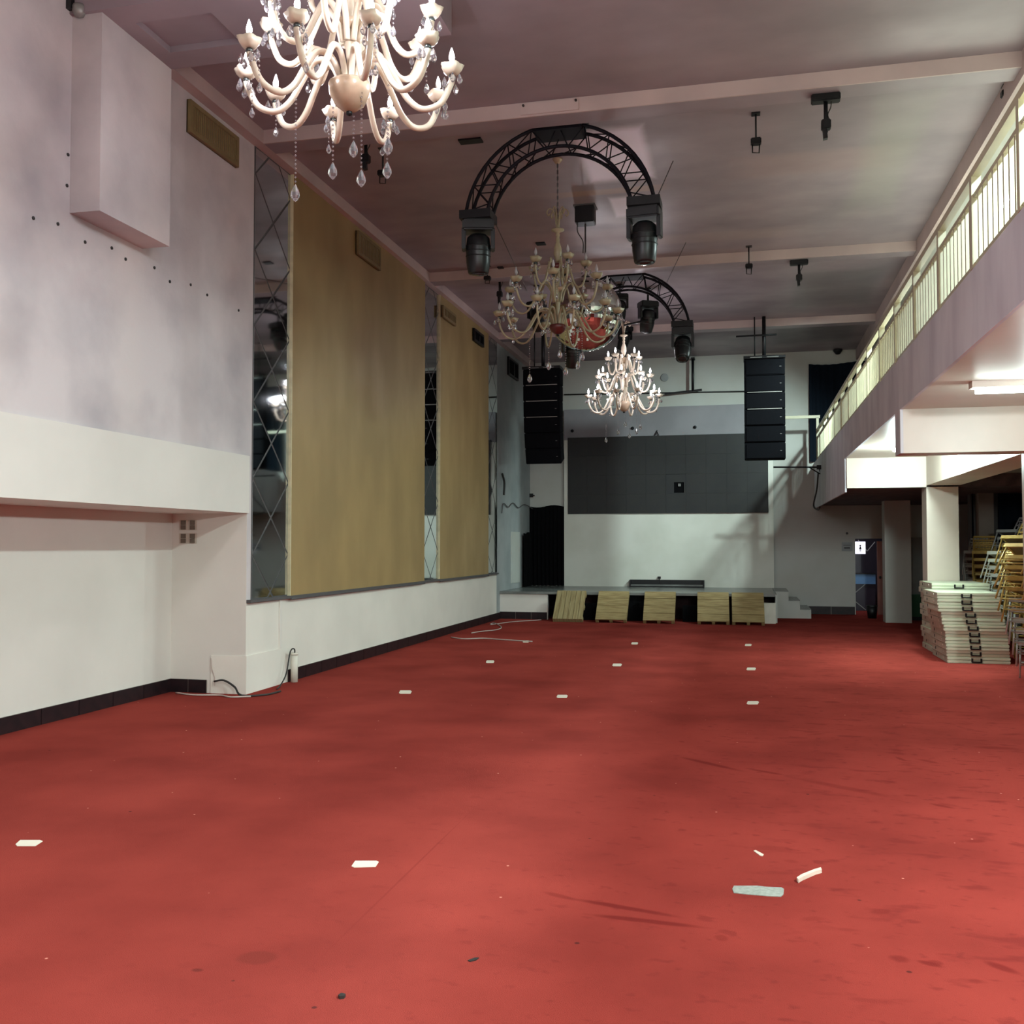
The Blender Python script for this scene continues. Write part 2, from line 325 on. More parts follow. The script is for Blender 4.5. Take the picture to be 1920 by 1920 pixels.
# side beam, cross beams, low slab, bulkhead
struct('trim_4', MB().box((XL, 8.6, ZB), (XL+.14, YB, ZC)), M_beam, 'pale beam along the top of the left wall')
for i, y in enumerate((10.82, 17.27, 22.55)):
    struct('trim_%d' % (5+i), MB().box((XL+.14, y, ZB), (XR, y+.02, ZC)), M_beam, 'pale face of a ceiling beam across the hall')
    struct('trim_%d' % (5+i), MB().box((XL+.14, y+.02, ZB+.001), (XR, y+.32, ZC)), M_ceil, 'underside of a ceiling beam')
h0, h1 = atZ(305, 50, 6.44), atZ(465, 84, 6.44)
hx0, hx1, hy0, hy1 = -5.3, -4.55, 7.75, 8.3
m = MB()
m.box((XL, 7.48, 6.44), (hx0, 8.6, ZC)).box((hx1, 7.48, 6.44), (-2.6, 8.6, ZC)).box((hx0, 7.48, 6.44), (hx1, hy0, ZC)).box((hx0, hy1, 6.44), (hx1, 8.6, ZC)).box((hx0, hy0, 6.50), (hx1, hy1, ZC))
struct('trim_8', m, M_ceil, 'wide lowered ceiling band with a shallow square recess')
struct('trim_9', MB().box((XL, 7.52, 4.68), (XL+.30, 8.6, 6.44)), M_plaster, 'boxed bulkhead standing out from the upper left wall')
# back wall with the toilet door opening
dx0, dx1, dz = 2.68, 3.45, 1.93
m = MB().box((-7.2, YB, 0), (dx0, YB+.2, ZC+.1)).box((dx1, YB, 0), (9.2, YB+.2, ZC+.1)).box((dx0, YB, dz), (dx1, YB+.2, ZC+.1))
struct('wall_back', m, M_backwall, 'grey white back wall behind the stage')
struct('wall_back', MB().box((-4.80, YB-.15, .66), (.675, YB, 4.60)), M_screenwall, 'white stage wall carrying the dark screen')
struct('wall_back', MB().box((-4.80, YB-.15, 4.60), (.675, YB, 5.43)), M_header, 'grey band of the stage wall above the screen')
struct('wall_front', MB().box((-7.2, YN-.2, 0), (9.2, YN, ZC+.1)), M_cream)
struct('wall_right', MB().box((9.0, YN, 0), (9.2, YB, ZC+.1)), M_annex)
# right: upper hall, balcony slab, beams and pillars
XB = 1.734; ZS, ZU = 3.88, 3.30
struct('trim_10', MB().box((XR, YN, 6.5), (XR+.2, YB, ZC)), M_beam, 'side beam at the right edge of the hall ceiling')
struct('ceiling', MB().box((XR+.2, YN, 6.5), (9.2, YB, 6.7)), M_backwall, 'ceiling of the upper gallery')
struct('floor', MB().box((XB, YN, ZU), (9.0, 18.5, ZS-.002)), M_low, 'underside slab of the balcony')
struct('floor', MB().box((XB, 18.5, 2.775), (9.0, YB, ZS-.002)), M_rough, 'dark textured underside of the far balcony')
struct('trim_11', MB().box((XB-.03, YN, ZU-.002), (XB, 18.5, ZS)).box((XB-.03, 18.5, 2.70), (XB, YB, ZS)), M_fascia, 'lavender balcony edge')
struct('trim_12', MB().box((XB-.0, 11.93, 2.80), (9.0, 12.33, ZU)), M_low, 'near white beam under the balcony')
struct('trim_12', MB().box((XB-.032, 11.93, 2.80), (XB-.0, 12.33, ZU)), M_fascia)
struct('trim_13', MB().box((XB, 18.46, 2.77), (3.05, 18.5, ZU)), M_low, 'far white beam under the balcony')
struct('trim_14', MB().box((3.05, 12.33, 2.80), (3.6, 18.5, ZU)), M_low, 'beam running between the two pillars')
px3 = atY(1916, 900, 12.15).x
struct('trim_15', MB().box((px3, 11.95, 0), (px3+.5, 12.15, 2.80)), M_low, 'white pillar at the right edge')
P1x0, P1x1 = atY(1738, 1000, 18.5).x, atY(1798, 1000, 18.5).x
struct('trim_16', MB().box((P1x0, 18.5, 0), (P1x1, 18.98, ZU)), M_low, 'white pillar behind the folded tables')
struct('trim_17', MB().box((3.06, 24.0, 0), (3.62, 24.45, 2.775)), M_backwall, 'grey pillar by the toilet door')
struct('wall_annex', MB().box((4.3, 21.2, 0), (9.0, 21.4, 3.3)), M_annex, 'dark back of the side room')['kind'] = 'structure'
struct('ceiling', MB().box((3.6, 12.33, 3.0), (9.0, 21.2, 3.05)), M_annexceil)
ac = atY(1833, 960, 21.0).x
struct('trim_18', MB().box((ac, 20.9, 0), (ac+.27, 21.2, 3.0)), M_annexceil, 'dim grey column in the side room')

# skirting tiles
def skirting(name, p0, p1, n, label, h=.157):
    p0, p1 = Vector(p0), Vector(p1); d = (p1-p0); L = d.length; d.normalize(); nrm = Vector((-d.y, d.x, 0))
    base = MB().obox((p0+p1)/2+nrm*.004+Vector((0, 0, h/2)), d*L/2, nrm*.004, Vector((0, 0, h/2))).build(name, M_grout)
    base['kind'] = 'structure'; base['label'] = label
    st = L/n; tm = None
    for i in range(n):
        c = p0+d*(st*(i+.5))+nrm*.012+Vector((0, 0, h/2))
        if tm is None:
            tm = MB().obox((0, 0, 0), d*(st/2-.006), nrm*.008, Vector((0, 0, h/2-.001))).build('tile', M_tile, base); t = tm
        else: t = tm.copy(); COL.objects.link(t)
        t.location = c
    return base
skirting('baseboard_left', (RX, RY-.01, 0), (RX, YN, 0), 26, 'dark tiled skirting along the recess')
skirting('baseboard_left', (XL-.50, RY-.004, 0), (RX, RY-.004, 0), 2, 'dark tiled skirting on the return wall')
skirting('baseboard_left', (XL, 23.2, 0), (XL, 11.85, 0), 22, 'dark tiled skirting under the mirrors')
skirting('baseboard_back', (-4.62, 23.2, 0), (XL, 23.2, 0), 3, 'dark skirting under the white stage front', .17)
skirting('baseboard_back', (2.66, YB, 0), (1.5, YB, 0), 2, 'dark skirting by the toilet door', .2)

# ---------------------------------------------------------------- mirrors and boards on the left wall
def mirror_strip(y0, y1, label):
    z0, z1, per = 1.11, ZB, .925; zc0 = 1.177
    t = thing('wall_mirror', label, 'mirror', (XL, y0, z0), 'diamond mirror strips on the left wall')
    MB().box((XL, y0, z0), (XL+.008, y1, z1)).build('backing', M_bevel, t, (XL, y0, z0))
    ym = (y0+y1)/2; g = .013; rnd = random.Random(int(y0*10))
    def pane(poly):
        # inset the polygon and clip to the strip
        poly = clip(poly, z0+.004, z1-.004)
        if len(poly) < 3: return
        cy = sum(p[0] for p in poly)/len(poly); cz = sum(p[1] for p in poly)/len(poly)
        q = []
        for (a, b2) in poly:
            d = math.hypot(a-cy, b2-cz); f = max(0, 1-g*1.7/d); q.append((cy+(a-cy)*f, cz+(b2-cz)*f))
        ty, tz = rnd.uniform(-.0025, .0025), rnd.uniform(-.0025, .0025)
        fr = [(XL+.014+(a-cy)*ty+(b2-cz)*tz*.5, a, b2) for a, b2 in q]
        bk = [(XL+.0075, a, b2) for a, b2 in q]; n = len(q)
        MB().add(fr+bk, [tuple(range(n))]+[(i, (i+1) % n, n+(i+1) % n, n+i) for i in range(n)]).build('mirror_pane', M_mirror, t, (XL, y0, z0))
    def clip(poly, lo, hi):
        for s, lim in ((1, lo), (-1, -hi)):
            out = []
            for i in range(len(poly)):
                a, b2 = poly[i], poly[(i+1) % len(poly)]; ia, ib = a[1]*s >= lim, b2[1]*s >= lim
                if ia: out.append(a)
                if ia != ib:
                    tt = (lim*s-a[1])/(b2[1]-a[1]); out.append((a[0]+(b2[0]-a[0])*tt, a[1]+(b2[1]-a[1])*tt))
            poly = out
            if len(poly) < 3: return []
        return poly
    for k in range(-1, 7):
        z = zc0+per*k
        pane([(ym, z), (y1, z+per/2), (ym, z+per), (y0, z+per/2)])
        pane([(y0, z-per/2), (ym, z), (y0, z+per/2)]); pane([(y1, z-per/2), (y1, z+per/2), (ym, z)])
    return t
mirror_strip(10.86, 11.82, 'tall diamond-cut mirror strip nearest the camera, left of the wide gold board')
mirror_strip(17.29, 18.22, 'tall diamond-cut mirror strip between the two gold boards')
mirror_strip(21.91, 22.86, 'tall diamond-cut mirror strip right of the narrower gold board, by the stage')
def board(y0, y1, label):
    t = thing('wall_board', label, 'wall panel', (XL, y0, 1.11))
    MB().box((XL, y0+.012, 1.08), (XL+.05, y1, ZB)).build('board_face', M_gold, t, (XL, y0, 1.11))
    MB().box((XL, y0, 1.08), (XL+.051, y0+.012, ZB)).build('board_edge', M_edge, t, (XL, y0, 1.11), label='bright raw edge of the board')
    MB().box((XL+.055, y0, 1.06), (XL+.07, y1, 1.08)).build('lower_strip', M_bevel, t, (XL, y0, 1.11))
board(11.82, 17.29, 'wide tall gold brown board on the left wall')
board(18.22, 21.91, 'narrower tall gold brown board nearer the stage')

def vent(p0, p1, x, label, m, dark=False, nsl=12, out=.05):
    (y0, z1), (y1, z0) = p0, p1
    t = thing('wall_vent', label, 'vent', (x, y0, z0)); o = (x, y0, z0); fw = .05
    MB().box((x+.001, y0, z0), (x+.012, y1, z1)).build('backing', M_cloth if dark else m, t, o)
    f = MB().box((x, y0, z0), (x+out, y1, z0+fw)).box((x, y0, z1-fw), (x+out, y1, z1)).box((x, y0, z0+fw), (x+out, y0+fw, z1-fw)).box((x, y1-fw, z0+fw), (x+out, y1, z1-fw))
    f.build('frame', m, t, o)
    if not dark:
        s0 = None; st = (y1-y0-2*fw)/nsl
        for i in range(nsl):
            if s0 is None: s0 = MB().obox((0, 0, 0), Vector((out*.35, .004, 0)), Vector((-.004, st*.35, 0)), (0, 0, (z1-z0)/2-fw)).build('slat', m, t); q = s0
            else: q = s0.copy(); COL.objects.link(q)
            q.location = (out*.5, fw+st*(i+.5), (z1-z0)/2)
    else:
        MB().box((x+.01, y0+(y1-y0)*.6, z0+fw), (x+out*.6, y0+(y1-y0)*.66, z1-fw)).build('slat', m, t, o)
def yz(x, y, X): p = atX(x, y, X); return (p.y, p.z)
a = atX(350, 186, XL); b = atX(441, 315, XL); vent((a.y, a.z), (b.y, b.z+.0), XL, 'wide tan louvred vent high on the plaster wall', M_vent, nsl=22)
a = atX(667, 432, XL+.06); b = atX(709, 508, XL+.06); vent((a.y, a.z), (b.y, b.z), XL+.06, 'tan louvred vent at the top of the wide gold board', M_vent, nsl=14)
a = atX(827, 572, XL+.06); b = atX(851, 612, XL+.06); vent((a.y, a.z), (b.y, b.z), XL+.06, 'small tan vent at the top of the narrower gold board', M_vent, nsl=8)
a = atX(886, 615, XL+.06); b = atX(904, 652, XL+.06); vent((a.y, a.z), (b.y, b.z), XL+.06, 'small open black vent frame at the far top of the narrower gold board', M_black, True)
a = atX(951, 668, XL); b = atX(969, 715, XL); vent((a.y, a.z), (b.y, b.z), XL, 'open black vent frame on the grey stage side wall', M_black, True)

# switches on the return wall
k = 0
for px in (344.5, 361.5):
    for py in (984.5, 1009.5):
        p = atY(px, py, RY-.006); k += 1
        side = 'left' if px < 350 else 'right'; vert = 'upper' if py < 1000 else 'lower'
        t = thing('switch_plate', '%s %s brown switch of the four on the return wall' % (vert, side), 'switch', p, 'four switches on the return wall')
        MB().box((-.055, -.006, -.062), (.055, 0, .062)).build('plate', M_plate, t)
        MB().box((-.032, -.016, -.055), (.032, -.006, -.002)).build('rocker', M_switch, t); MB().box((-.032, -.016, .002), (.032, -.006, .055)).build('rocker', M_switch, t)
# camera device high left
p = atX(132, 12, XL)
t = thing('wall_camera', 'small dark dome camera high on the upper left wall', 'camera', p)
MB().box((0, -.06, -.05), (.05, .06, .05)).build('bracket', M_blackp, t)
MB().lathe([(.0, -.09), (.04, -.08), (.058, -.04), (.06, 0), (.05, .02)], (.09, 0, -.02), 12).build('dome', M_steel, t)
# screw holes / anchors across the plaster
anch = [(62, 409), (108, 420), (159, 454), (209, 465), (235, 486), (289, 502), (318, 528), (357, 534), (388, 553), (447, 582), (127, 290), (125, 348)]
for i, (x, y) in enumerate(anch):
    p = atX(x, y, XL)
    o = MB().lathe([(.016, 0), (.016, .008), (.006, .012)], (0, 0, 0), 8).build('wall_anchor', M_cable)
    o.location = p; o.rotation_euler = (0, PI/2, 0); tag(o, 'small dark anchor hole in the row across the upper left plaster wall', 'anchor', 'anchors in the upper left wall')

# conduit stub and cables by the wall corner
p = atZ(531, 1278, 0)
t = thing('conduit_stub', 'short white conduit standing at the foot of the left wall', 'conduit', (XL+.09, p.y, 0))
MB().tube([(0, 0, 0), (0, 0, .36)], .045, 12).build('pipe', M_concr, t); MB().lathe([(.05, 0), (.05, .03)], (0, 0, .345), 12).build('collar', M_concr, t)
def cable(name, pts, r, m, label, cat='cable', n=6, group=None):
    o = MB().tube(spline(pts, 5), r, n).build(name, m); tag(o, label, cat, group); return o
y0 = p.y
cable('loose_cable', [(XL+.09, y0, .30), (XL+.1, y0-.02, .42), (XL+.09, y0-.12, .40), (XL+.10, y0-.25, .14), (XL+.12, y0-.45, .02), (XL+.2, y0-.7, .012)], .009, M_cable, 'grey cable looping over the white conduit stub')
a, b, c, d = fl(425, 1272), fl(438, 1296), fl(470, 1300), fl(400, 1300)
cable('loose_cable', [(-6.15, RY-.06, .15), (-6.0, RY-.10, .17), (-5.85, RY-.12, .10), (-5.72, RY-.2, .02), (-5.5, RY-.05, .012), (-5.45, RY+.25, .012)], .012, M_cable, 'thick dark cable curling out of the skirting at the wall corner')
cable('loose_cable', [(-6.6, RY-.15, .012), (-6.3, RY-.25, .012), (-6.0, RY-.2, .012), (-5.8, RY-.3, .012), (-5.6, RY-.2, .012)], .010, M_wcable, 'pale cable lying along the foot of the return wall')
cable('loose_cable', [(-6.22, RY-.012, .42), (-6.2, RY-.03, .30), (-6.17, RY-.02, .2), (-6.15, RY-.05, .1)], .005, M_wcable, 'thin cable hanging down the return wall')
# floor cables near the stage
f = lambda x, y: (fl(x, y).x, fl(x, y).y, .012)
cable('white_cable', [f(846, 1196), f(870, 1199), f(905, 1198), f(935, 1200), f(965, 1202), f(998, 1204)], .012, M_wcable, 'long white cord on the carpet below the left wall')
cable('white_cable', [f(884, 1188), f(902, 1185), f(930, 1182), f(940, 1177), f(927, 1169), (-5.5, 21.3, .012), (-5.2, 22.2, .012), (-4.7, 22.9, .012)], .010, M_wcable, 'curling pale cord in the corner by the stage')

# ---------------------------------------------------------------- stage
SY, SZ = 23.2, .66
st = thing('stage_platform', 'low stage platform with grey top and open dark front', 'stage', (-2.5, SY, 0)); o_ = (-2.5, SY, 0)
MB().box((XL+.002, SY-.05, SZ-.06), (.62, YB-.001, SZ-.001)).build('stage_top', M_stagetop, st, o_)
MB().box((XL, SY, 0), (-4.61, SY+.1, SZ-.06)).build('front_panel', M_cream, st, o_, 'white front panel at the left')
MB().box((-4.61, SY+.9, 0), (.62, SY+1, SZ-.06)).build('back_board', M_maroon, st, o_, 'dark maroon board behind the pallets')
MB().box((.34, SY-.1, 0), (.62, SY+.1, SZ-.2)).build('corner_post', M_concr, st, o_, 'white corner post')
for x0, x1, zz in ((-3.75, -3.45, .4), (-2.75, -2.3, .6), (-1.4, -.9, .38)):
    MB().box((x0-.05, SY+.02, 0), (x1+.1, SY+.06, zz)).build('cloth', M_cloth, st, o_, 'black cloth behind the pallets')
# steps
t = thing('stage_steps', 'three grey steps beside the right end of the stage', 'steps', (.65, 24.9, 0)); o2 = (.65, 24.9, 0)
for x0, x1, zz in ((.63, .97, .645), (.97, 1.235, .425), (1.235, 1.49, .215)):
    MB().box((x0, 24.9, 0), (x1, YB-.01, zz)).build('step', M_backwall, t, o2); MB().box((x0, 24.88, zz), (x1, YB-.01, zz+.012)).build('tread', M_stagetop, t, o2)
MB().box((.62, SY+.1, 0), (.66, 24.9, SZ-.02)).build('side_wall', M_backwall, t, o2)
# pallets
def pallet(px0, px1, pxt0, pxt1, label, vertical=False):
    a = atZ(px0, 1169, 0); b = atZ(px1, 1171, 0); yb = 22.55
    a = atY(px0, 1168, yb); b = atY(px1, 1170, yb); xa, xb = a.x, b.x
    w_ = xb-xa; topy = SY-.08; L = math.hypot(topy-yb, .62); ang = math.atan2(.62, topy-yb)
    ta = atY(pxt0, 1110, topy); shear = ta.x-xa
    t = thing('wooden_pallet', label, 'pallet', (xa, yb, 0), 'pallets leaning on the stage front')
    e1 = Vector((shear, topy-yb, .62)); ex = Vector((1, 0, 0)); nrm = Vector((0, -math.sin(ang), math.cos(ang)))
    def orig(u, v, d=0): return ex*(u*w_)+e1*v+nrm*d
    def plank(u0, u1, v0, v1, d0, d1, nm='plank'):
        P = [orig(u, v, d) for d in (d0, d1) for u, v in ((u0, v0), (u1, v0), (u1, v1), (u0, v1))]
        MB().add(P, [(3, 2, 1, 0), (4, 5, 6, 7), (0, 1, 5, 4), (1, 2, 6, 5), (2, 3, 7, 6), (3, 0, 4, 7)]).build(nm, M_woodv if vertical else M_wood, t)
    rnd = random.Random(px0)
    if vertical:
        for i in range(6): plank(i/6+.006, (i+1)/6-.006, 0.0, 1, .09, .11+rnd.uniform(0, .006))
        for v0 in (.0, .42, .86): plank(0, 1, v0, v0+.12, .0, .085, 'bearer')
    else:
        nn = 4
        for i in range(nn): plank(0, 1, i/nn+.006, (i+1)/nn-.006, .09, .11+rnd.uniform(0, .01))
        for u0 in (0, .45, .9): plank(u0, u0+.1, 0.0, 1, .0, .085, 'bearer')
pallet(1037, 1093, 1046, 1104, 'leftmost pallet, tilted, with upright planks and open feet', True)
pallet(1117, 1175, 1124, 1180, 'second pallet from the left, level planks, leaning on the stage')
pallet(1206, 1265, 1210, 1267, 'middle pallet with a dark knot in its planks')
pallet(1308, 1368, 1308, 1367, 'fourth pallet from the left, beside the darker one')
pallet(1373, 1434, 1372, 1432, 'rightmost darker pallet next to the white corner post')
# slot in the stage wall
a = atY(1181, 1090, YB-.16); b = atY(1321, 1109, YB-.16)
t = thing('wall_recess_box', 'long low black open box on the stage at the foot of the white wall', 'box', (a.x, YB-.16, .66)); o3 = (a.x, YB-.16, .66)
MB().box((a.x, YB-.30, .665), (b.x, YB-.152, .69)).box((a.x, YB-.30, .69), (a.x+.04, YB-.152, .84)).box((b.x-.04, YB-.30, .69), (b.x, YB-.152, .84)).box((a.x, YB-.17, .69), (b.x, YB-.152, .85)).build('box_frame', M_black, t, o3)
MB().box((a.x+.04, YB-.29, .69), (b.x-.04, YB-.2, .73)).build('box_liner', M_stagetop, t, o3)
p = atY(1237, 1083, YB-.15)
t = thing('wall_plug', 'small black plug and cord above the long black box', 'plug', p)
MB().box((-.05, -.06, -.03), (.03, -.002, .03)).build('plug_body', M_black, t)
MB().tube([(0, -.03, -.03), (.01, -.04, -.1), (.0, -.03, -.2)], .008, 6).build('cord', M_cable, t)
# LED screen
a = atY(1064.5, 823, YB-.22); b = atY(1441, 961, YB-.22)
sx0, sx1, sz0, sz1 = a.x, b.x, b.z, a.z+.03
t = thing('led_screen', 'large dark screen of square tiles on the white stage wall', 'screen', (sx0, YB-.16, sz0)); o4 = (sx0, YB-.16, sz0)
MB().box((sx0, YB-.17, sz0), (sx1, YB-.151, sz1)).build('screen_frame', M_cloth, t, o4)
nx, nz = 10, 4; first = None
tw, th = (sx1-sx0)/nx, (sz1-sz0)/nz; mx_, mz_ = 5, 1
for i in range(nx):
    for j in range(nz):
        if (i, j) == (mx_, mz_): continue
        if first is None: first = MB().box((0, -.03, 0), (tw-.002, 0, th-.002)).build('led_tile', M_screen, t); q = first
        else: q = first.copy(); COL.objects.link(q)
        q.location = (i*tw+.001, -.01-random.uniform(0, .004), j*th+.003)
# the tile with a missing module
X0, Z0 = mx_*tw+.003, mz_*th+.003
c = atY(1273, 914, YB-.2); cx, cz = c.x-sx0, c.z-sz0
hw, hh = .13, .14
x0b, x1b, z0b, z1b = X0, X0+tw-.006, Z0, Z0+th-.006
cx = min(max(cx, x0b+hw+.01), x1b-hw-.01); cz = min(max(cz, z0b+hh+.01), z1b-hh-.01)
m = MB().box((x0b, -.04, z0b), (x1b, -.01, cz-hh)).box((x0b, -.04, cz+hh), (x1b, -.01, z1b)).box((x0b, -.04, cz-hh), (cx-hw, -.01, cz+hh)).box((cx+hw, -.04, cz-hh), (x1b, -.01, cz+hh))
m.build('led_tile', M_screen, t, label='tile with a missing module')
MB().box((cx-.02, -.045, cz+.03), (cx+.05, -.03, cz+.1)).build('loose_module', M_stagetop, t)
# curtains
def curtain(name, p0, p1, z0, z1, label, m, amp=.04, nf=9, nrm=(0, -1, 0)):
    p0, p1 = Vector(p0), Vector(p1); n = Vector(nrm); nu, nv = nf*6, 8; vs = []
    for side in (0, 1):
        for j in range(nv+1):
            for i in range(nu+1):
                u = i/nu; v = j/nv
                q = p0.lerp(p1, u)+n*(.06+amp*math.sin(u*nf*2*PI+math.sin(v*3)*.4)*(1-.4*v)+.012*side)
                zz = z0+(z1-z0)*v - (.03*math.sin(u*7)*(v == 1))
                vs.append((q.x, q.y, zz))
    N = (nu+1)*(nv+1); fs = []
    for side in (0, 1):
        for j in range(nv):
            for i in range(nu):
                a = side*N+j*(nu+1)+i; fs.append((a, a+1, a+nu+2, a+nu+1))
    o = MB().add(vs, fs, True).build(name, m); tag(o, label, 'curtain'); return o
xa = atY(1002, 1000, YB).x; xb = atY(1061, 1000, YB-.15).x
curtain('black_curtain', (xa-.12, YB, 0), (xb-.02, YB, 0), .67, 2.82, 'tall black curtain left of the white stage wall', M_cloth)
ya, yb_ = atX(977, 1050, XL).y, YB-.2
curtain('black_curtain', (XL, ya, 0), (XL, yb_, 0), .67, 2.08, 'lower black curtain on the stage side wall', M_cloth, nrm=(1, 0, 0), nf=5)
ca = atY(1516, 680, YB)
curtain('navy_curtain', (ca.x, YB, 0), (3.6, YB, 0), 3.9, 6.42, 'navy curtain on the back wall above the end of the balcony', M_navy, nf=11)
curtain('navy_curtain', (ac+.4, 21.2, 0), (8.9, 21.2, 0), .05, 2.9, 'dark navy curtain in the side room, right of the dim column', M_navy, nf=16)
curtain('navy_curtain', (4.32, 21.2, 0), (ac-.05, 21.2, 0), .05, 2.9, 'dark navy curtain in the side room, left of the dim column', M_navy, nf=3)
# patched panel on the stage side wall
a = atX(958, 1010, XL); b = atX(974, 1095, XL)
struct('trim_19', MB().box((XL, a.y, .8), (XL+.015, b.y, 2.1)), M_backwall, 'pale repainted rectangle on the stage side wall')
# conduits and marks on the back wall
def pt(x, y, Y=YB-.02): return atY(x, y, Y)
def pipe(name, pts, r, m, label, cat='pipe'):
    o = MB().tube(pts, r, 8, smooth=True).build(name, m); tag(o, label, cat); return o
pipe('wall_conduit', [pt(1058, 740), pt(1396, 734)], .02, M_cable, 'thin dark conduit running level across the back wall')
p = pt(1299, 734)
t = thing('ceiling_bracket', 'black upright tube with a wide foot hanging in front of the back wall', 'bracket', pt(1299, 672, YB-.2))
q0, q1 = pt(1299, 672, YB-.2), pt(1299, 734, YB-.2)
MB().tube([(0, 0, 0), tuple(q1-q0)], .035, 8).build('tube', M_black, t)
d0, d1 = pt(1246, 739, YB-.2)-q0, pt(1316, 731, YB-.2)-q0
MB().bar(d0, d1, .06, .05).build('foot_bar', M_black, t)
MB().bar((0, -.05, .0), (0, .18, .0), .1, .04).build('wall_plate', M_black, t)
for i, (x, y, lab) in enumerate([(1073, 808, 'leftmost small black fixing above the screen'), (1186, 803, 'small black fixing above the middle of the screen'), (1303, 801, 'rightmost small black fixing above the screen')]):
    o = MB().lathe([(.045, 0), (.04, .03), (.015, .05)], n=10).build('wall_fixing', M_black); o.location = pt(x, y, YB-.15); o.rotation_euler = (PI/2, 0, 0); tag(o, lab, 'fixing', 'fixings above the screen')
o = MB().lathe([(.11, 0), (.11, .012), (.09, .016)], n=20).build('cover_disc', M_stagegrey); o.location = pt(1246, 708, YB-.0); o.rotation_euler = (PI/2, 0, 0); tag(o, 'round grey cover disc high on the back wall', 'cover')
p = pt(1232, 812, YB-.15)
o = MB().tube([(0, 0, .07), (0, -.03, .05), (-.03, -.04, -.02), (-.06, -.04, -.07)], .012, 6).tube([(0, -.03, .03), (.05, -.04, -.07)], .012, 6).build('wall_hook', M_black); o.location = p; tag(o, 'small dark forked hook above the screen', 'hook')
o = MB().obox((0, -.03, 0), (.06, 0, 0), (0, .03, 0), (0, 0, .05)).lathe([(.04, 0), (.03, .03)], (.07, -.03, -.02), 8).build('wall_fixing', M_black); o.location = pt(996, 929, YB-.02); tag(o, 'small black fixing on the back wall above the left curtain', 'fixing')
cable('wall_cable', [atX(942, 888, XL+.03), atX(946, 905, XL+.03), atX(945, 928, XL+.03)], .022, M_cable, 'short black cable stub on the grey stage side wall')
cable('wall_cable', [atX(941, 962, XL+.03), atX(944, 944, XL+.03), atX(953, 951, XL+.03), atX(962, 943, XL+.03), atX(972, 952, XL+.03), atX(984, 946, XL+.03), pt(1000, 955, YB-.05)], .012, M_bevel, 'messy grey cable across the grey stage side wall')
# dome detector
p = atY(1570, 659, YB-.02)
o = MB().lathe([(.0, -.1), (.05, -.09), (.09, -.04), (.12, 0), (.12, .02)], n=14).build('dome_detector', M_black); o.location = (p.x, YB-.13, p.z); tag(o, 'black half-dome detector high on the back wall above the navy curtain', 'detector')
# thermostat panel and dot
p = pt(1588, 1025, YB)
t = thing('wall_notice', 'small grey panel with a black slot left of the toilet door', 'panel', p)
MB().box((-.13, -.03, -.11), (.13, 0, .11)).build('panel_case', M_stagegrey, t); MB().box((-.07, -.04, -.05), (.07, -.03, -.015)).build('slot', M_black, t); MB().box((-.09, -.034, .03), (.09, -.03, .045)).build('strip', M_bevel, t)
o = MB().lathe([(.03, 0), (.025, .02)], n=10).build('wall_fixing', M_bevel); o.location = pt(1588, 1000, YB); o.rotation_euler = (PI/2, 0, 0); tag(o, 'tiny dark knob above the grey panel by the toilet door', 'knob')
# hanging cable at the balcony end and bracket arm
cable('hanging_cable', [(XB-.05, 24.9, 3.5), (XB-.08, 25.0, 3.1), (XB-.12, 25.6, 2.75), (XB-.05, 25.2, 2.62), (XB-.04, 24.6, 2.66)], .02, M_cable, 'dark cable drooping from the far end of the balcony edge')
a = atX(1538, 876, XB-.05); 
t = thing('bracket_arm', 'thin black arm reaching left from the far end of the balcony edge', 'bracket', a)
bq = atY(1450, 876, a.y)
MB().tube([(0, 0, 0), (bq.x-a.x, 0, bq.z-a.z)], .022, 6).build('arm', M_black, t)
MB().obox((-.02, 0, 0), (.06, 0, 0), (0, .03, 0), (0, 0, .05)).tube([(-.02, 0, -.05), (.0, 0, -.16), (-.25, 0, .0)], .015, 6).build('clamp', M_black, t)

# ---------------------------------------------------------------- toilet doorway
struct('wall_toilet', MB().box((2.2, 29.2, 0), (4.6, 29.4, 2.6)).box((2.0, YB+.2, 0), (2.2, 29.4, 2.6)).box((4.4, YB+.2, 0), (4.6, 29.4, 2.6)).box((2.0, YB+.2, 2.4), (4.6, 29.4, 2.6)), M_lilacd, 'dark violet walls of the small room behind the door')
lamp('toilet_light', 'AREA', (2.9, 27.6, 2.3), 7, (.9, .88, 1), .5)
t = thing('door_sign', 'lit white square sign with a black figure in the toilet doorway', 'sign', atY(1613, 1027, YB+.1))
MB().box((-.125, 0, -.155), (.125, .03, .155)).build('sign_face', M_sign, t)
MB().lathe([(.001, .075), (.018, .07), (.024, .055), (.018, .04), (.001, .034)], (0, -.006, 0), 10).box((-.012, -.01, .0), (.012, 0, .034)).add([(-.012, -.008, .03), (.012, -.008, .03), (.034, -.008, -.04), (-.034, -.008, -.04)], [(0, 1, 2, 3)]).box((-.018, -.01, -.1), (-.004, 0, -.04)).box((.004, -.01, -.1), (.018, 0, -.04)).build('figure', M_black, t)
MB().box((-.1, -.01, -.13), (.1, 0, -.14)).build('sign_edge', M_bevel, t)
t = thing('wash_counter', 'blue fronted counter seen through the toilet doorway', 'counter', (2.9, 28.2, 0))
MB().box((-.6, 0, .72), (.45, .5, .98)).build('counter_front', M_blue, t); MB().box((-.62, -.03, .98), (.47, .5, 1.0)).build('counter_top', M_black, t); MB().box((-.6, .05, 0), (.45, .5, .72)).build('counter_base', M_lilacd, t)
q = thing('cross_strips', 'thin metal strips crossing on the dark panel in the toilet doorway', 'trim', (2.9, 28.1, 0))
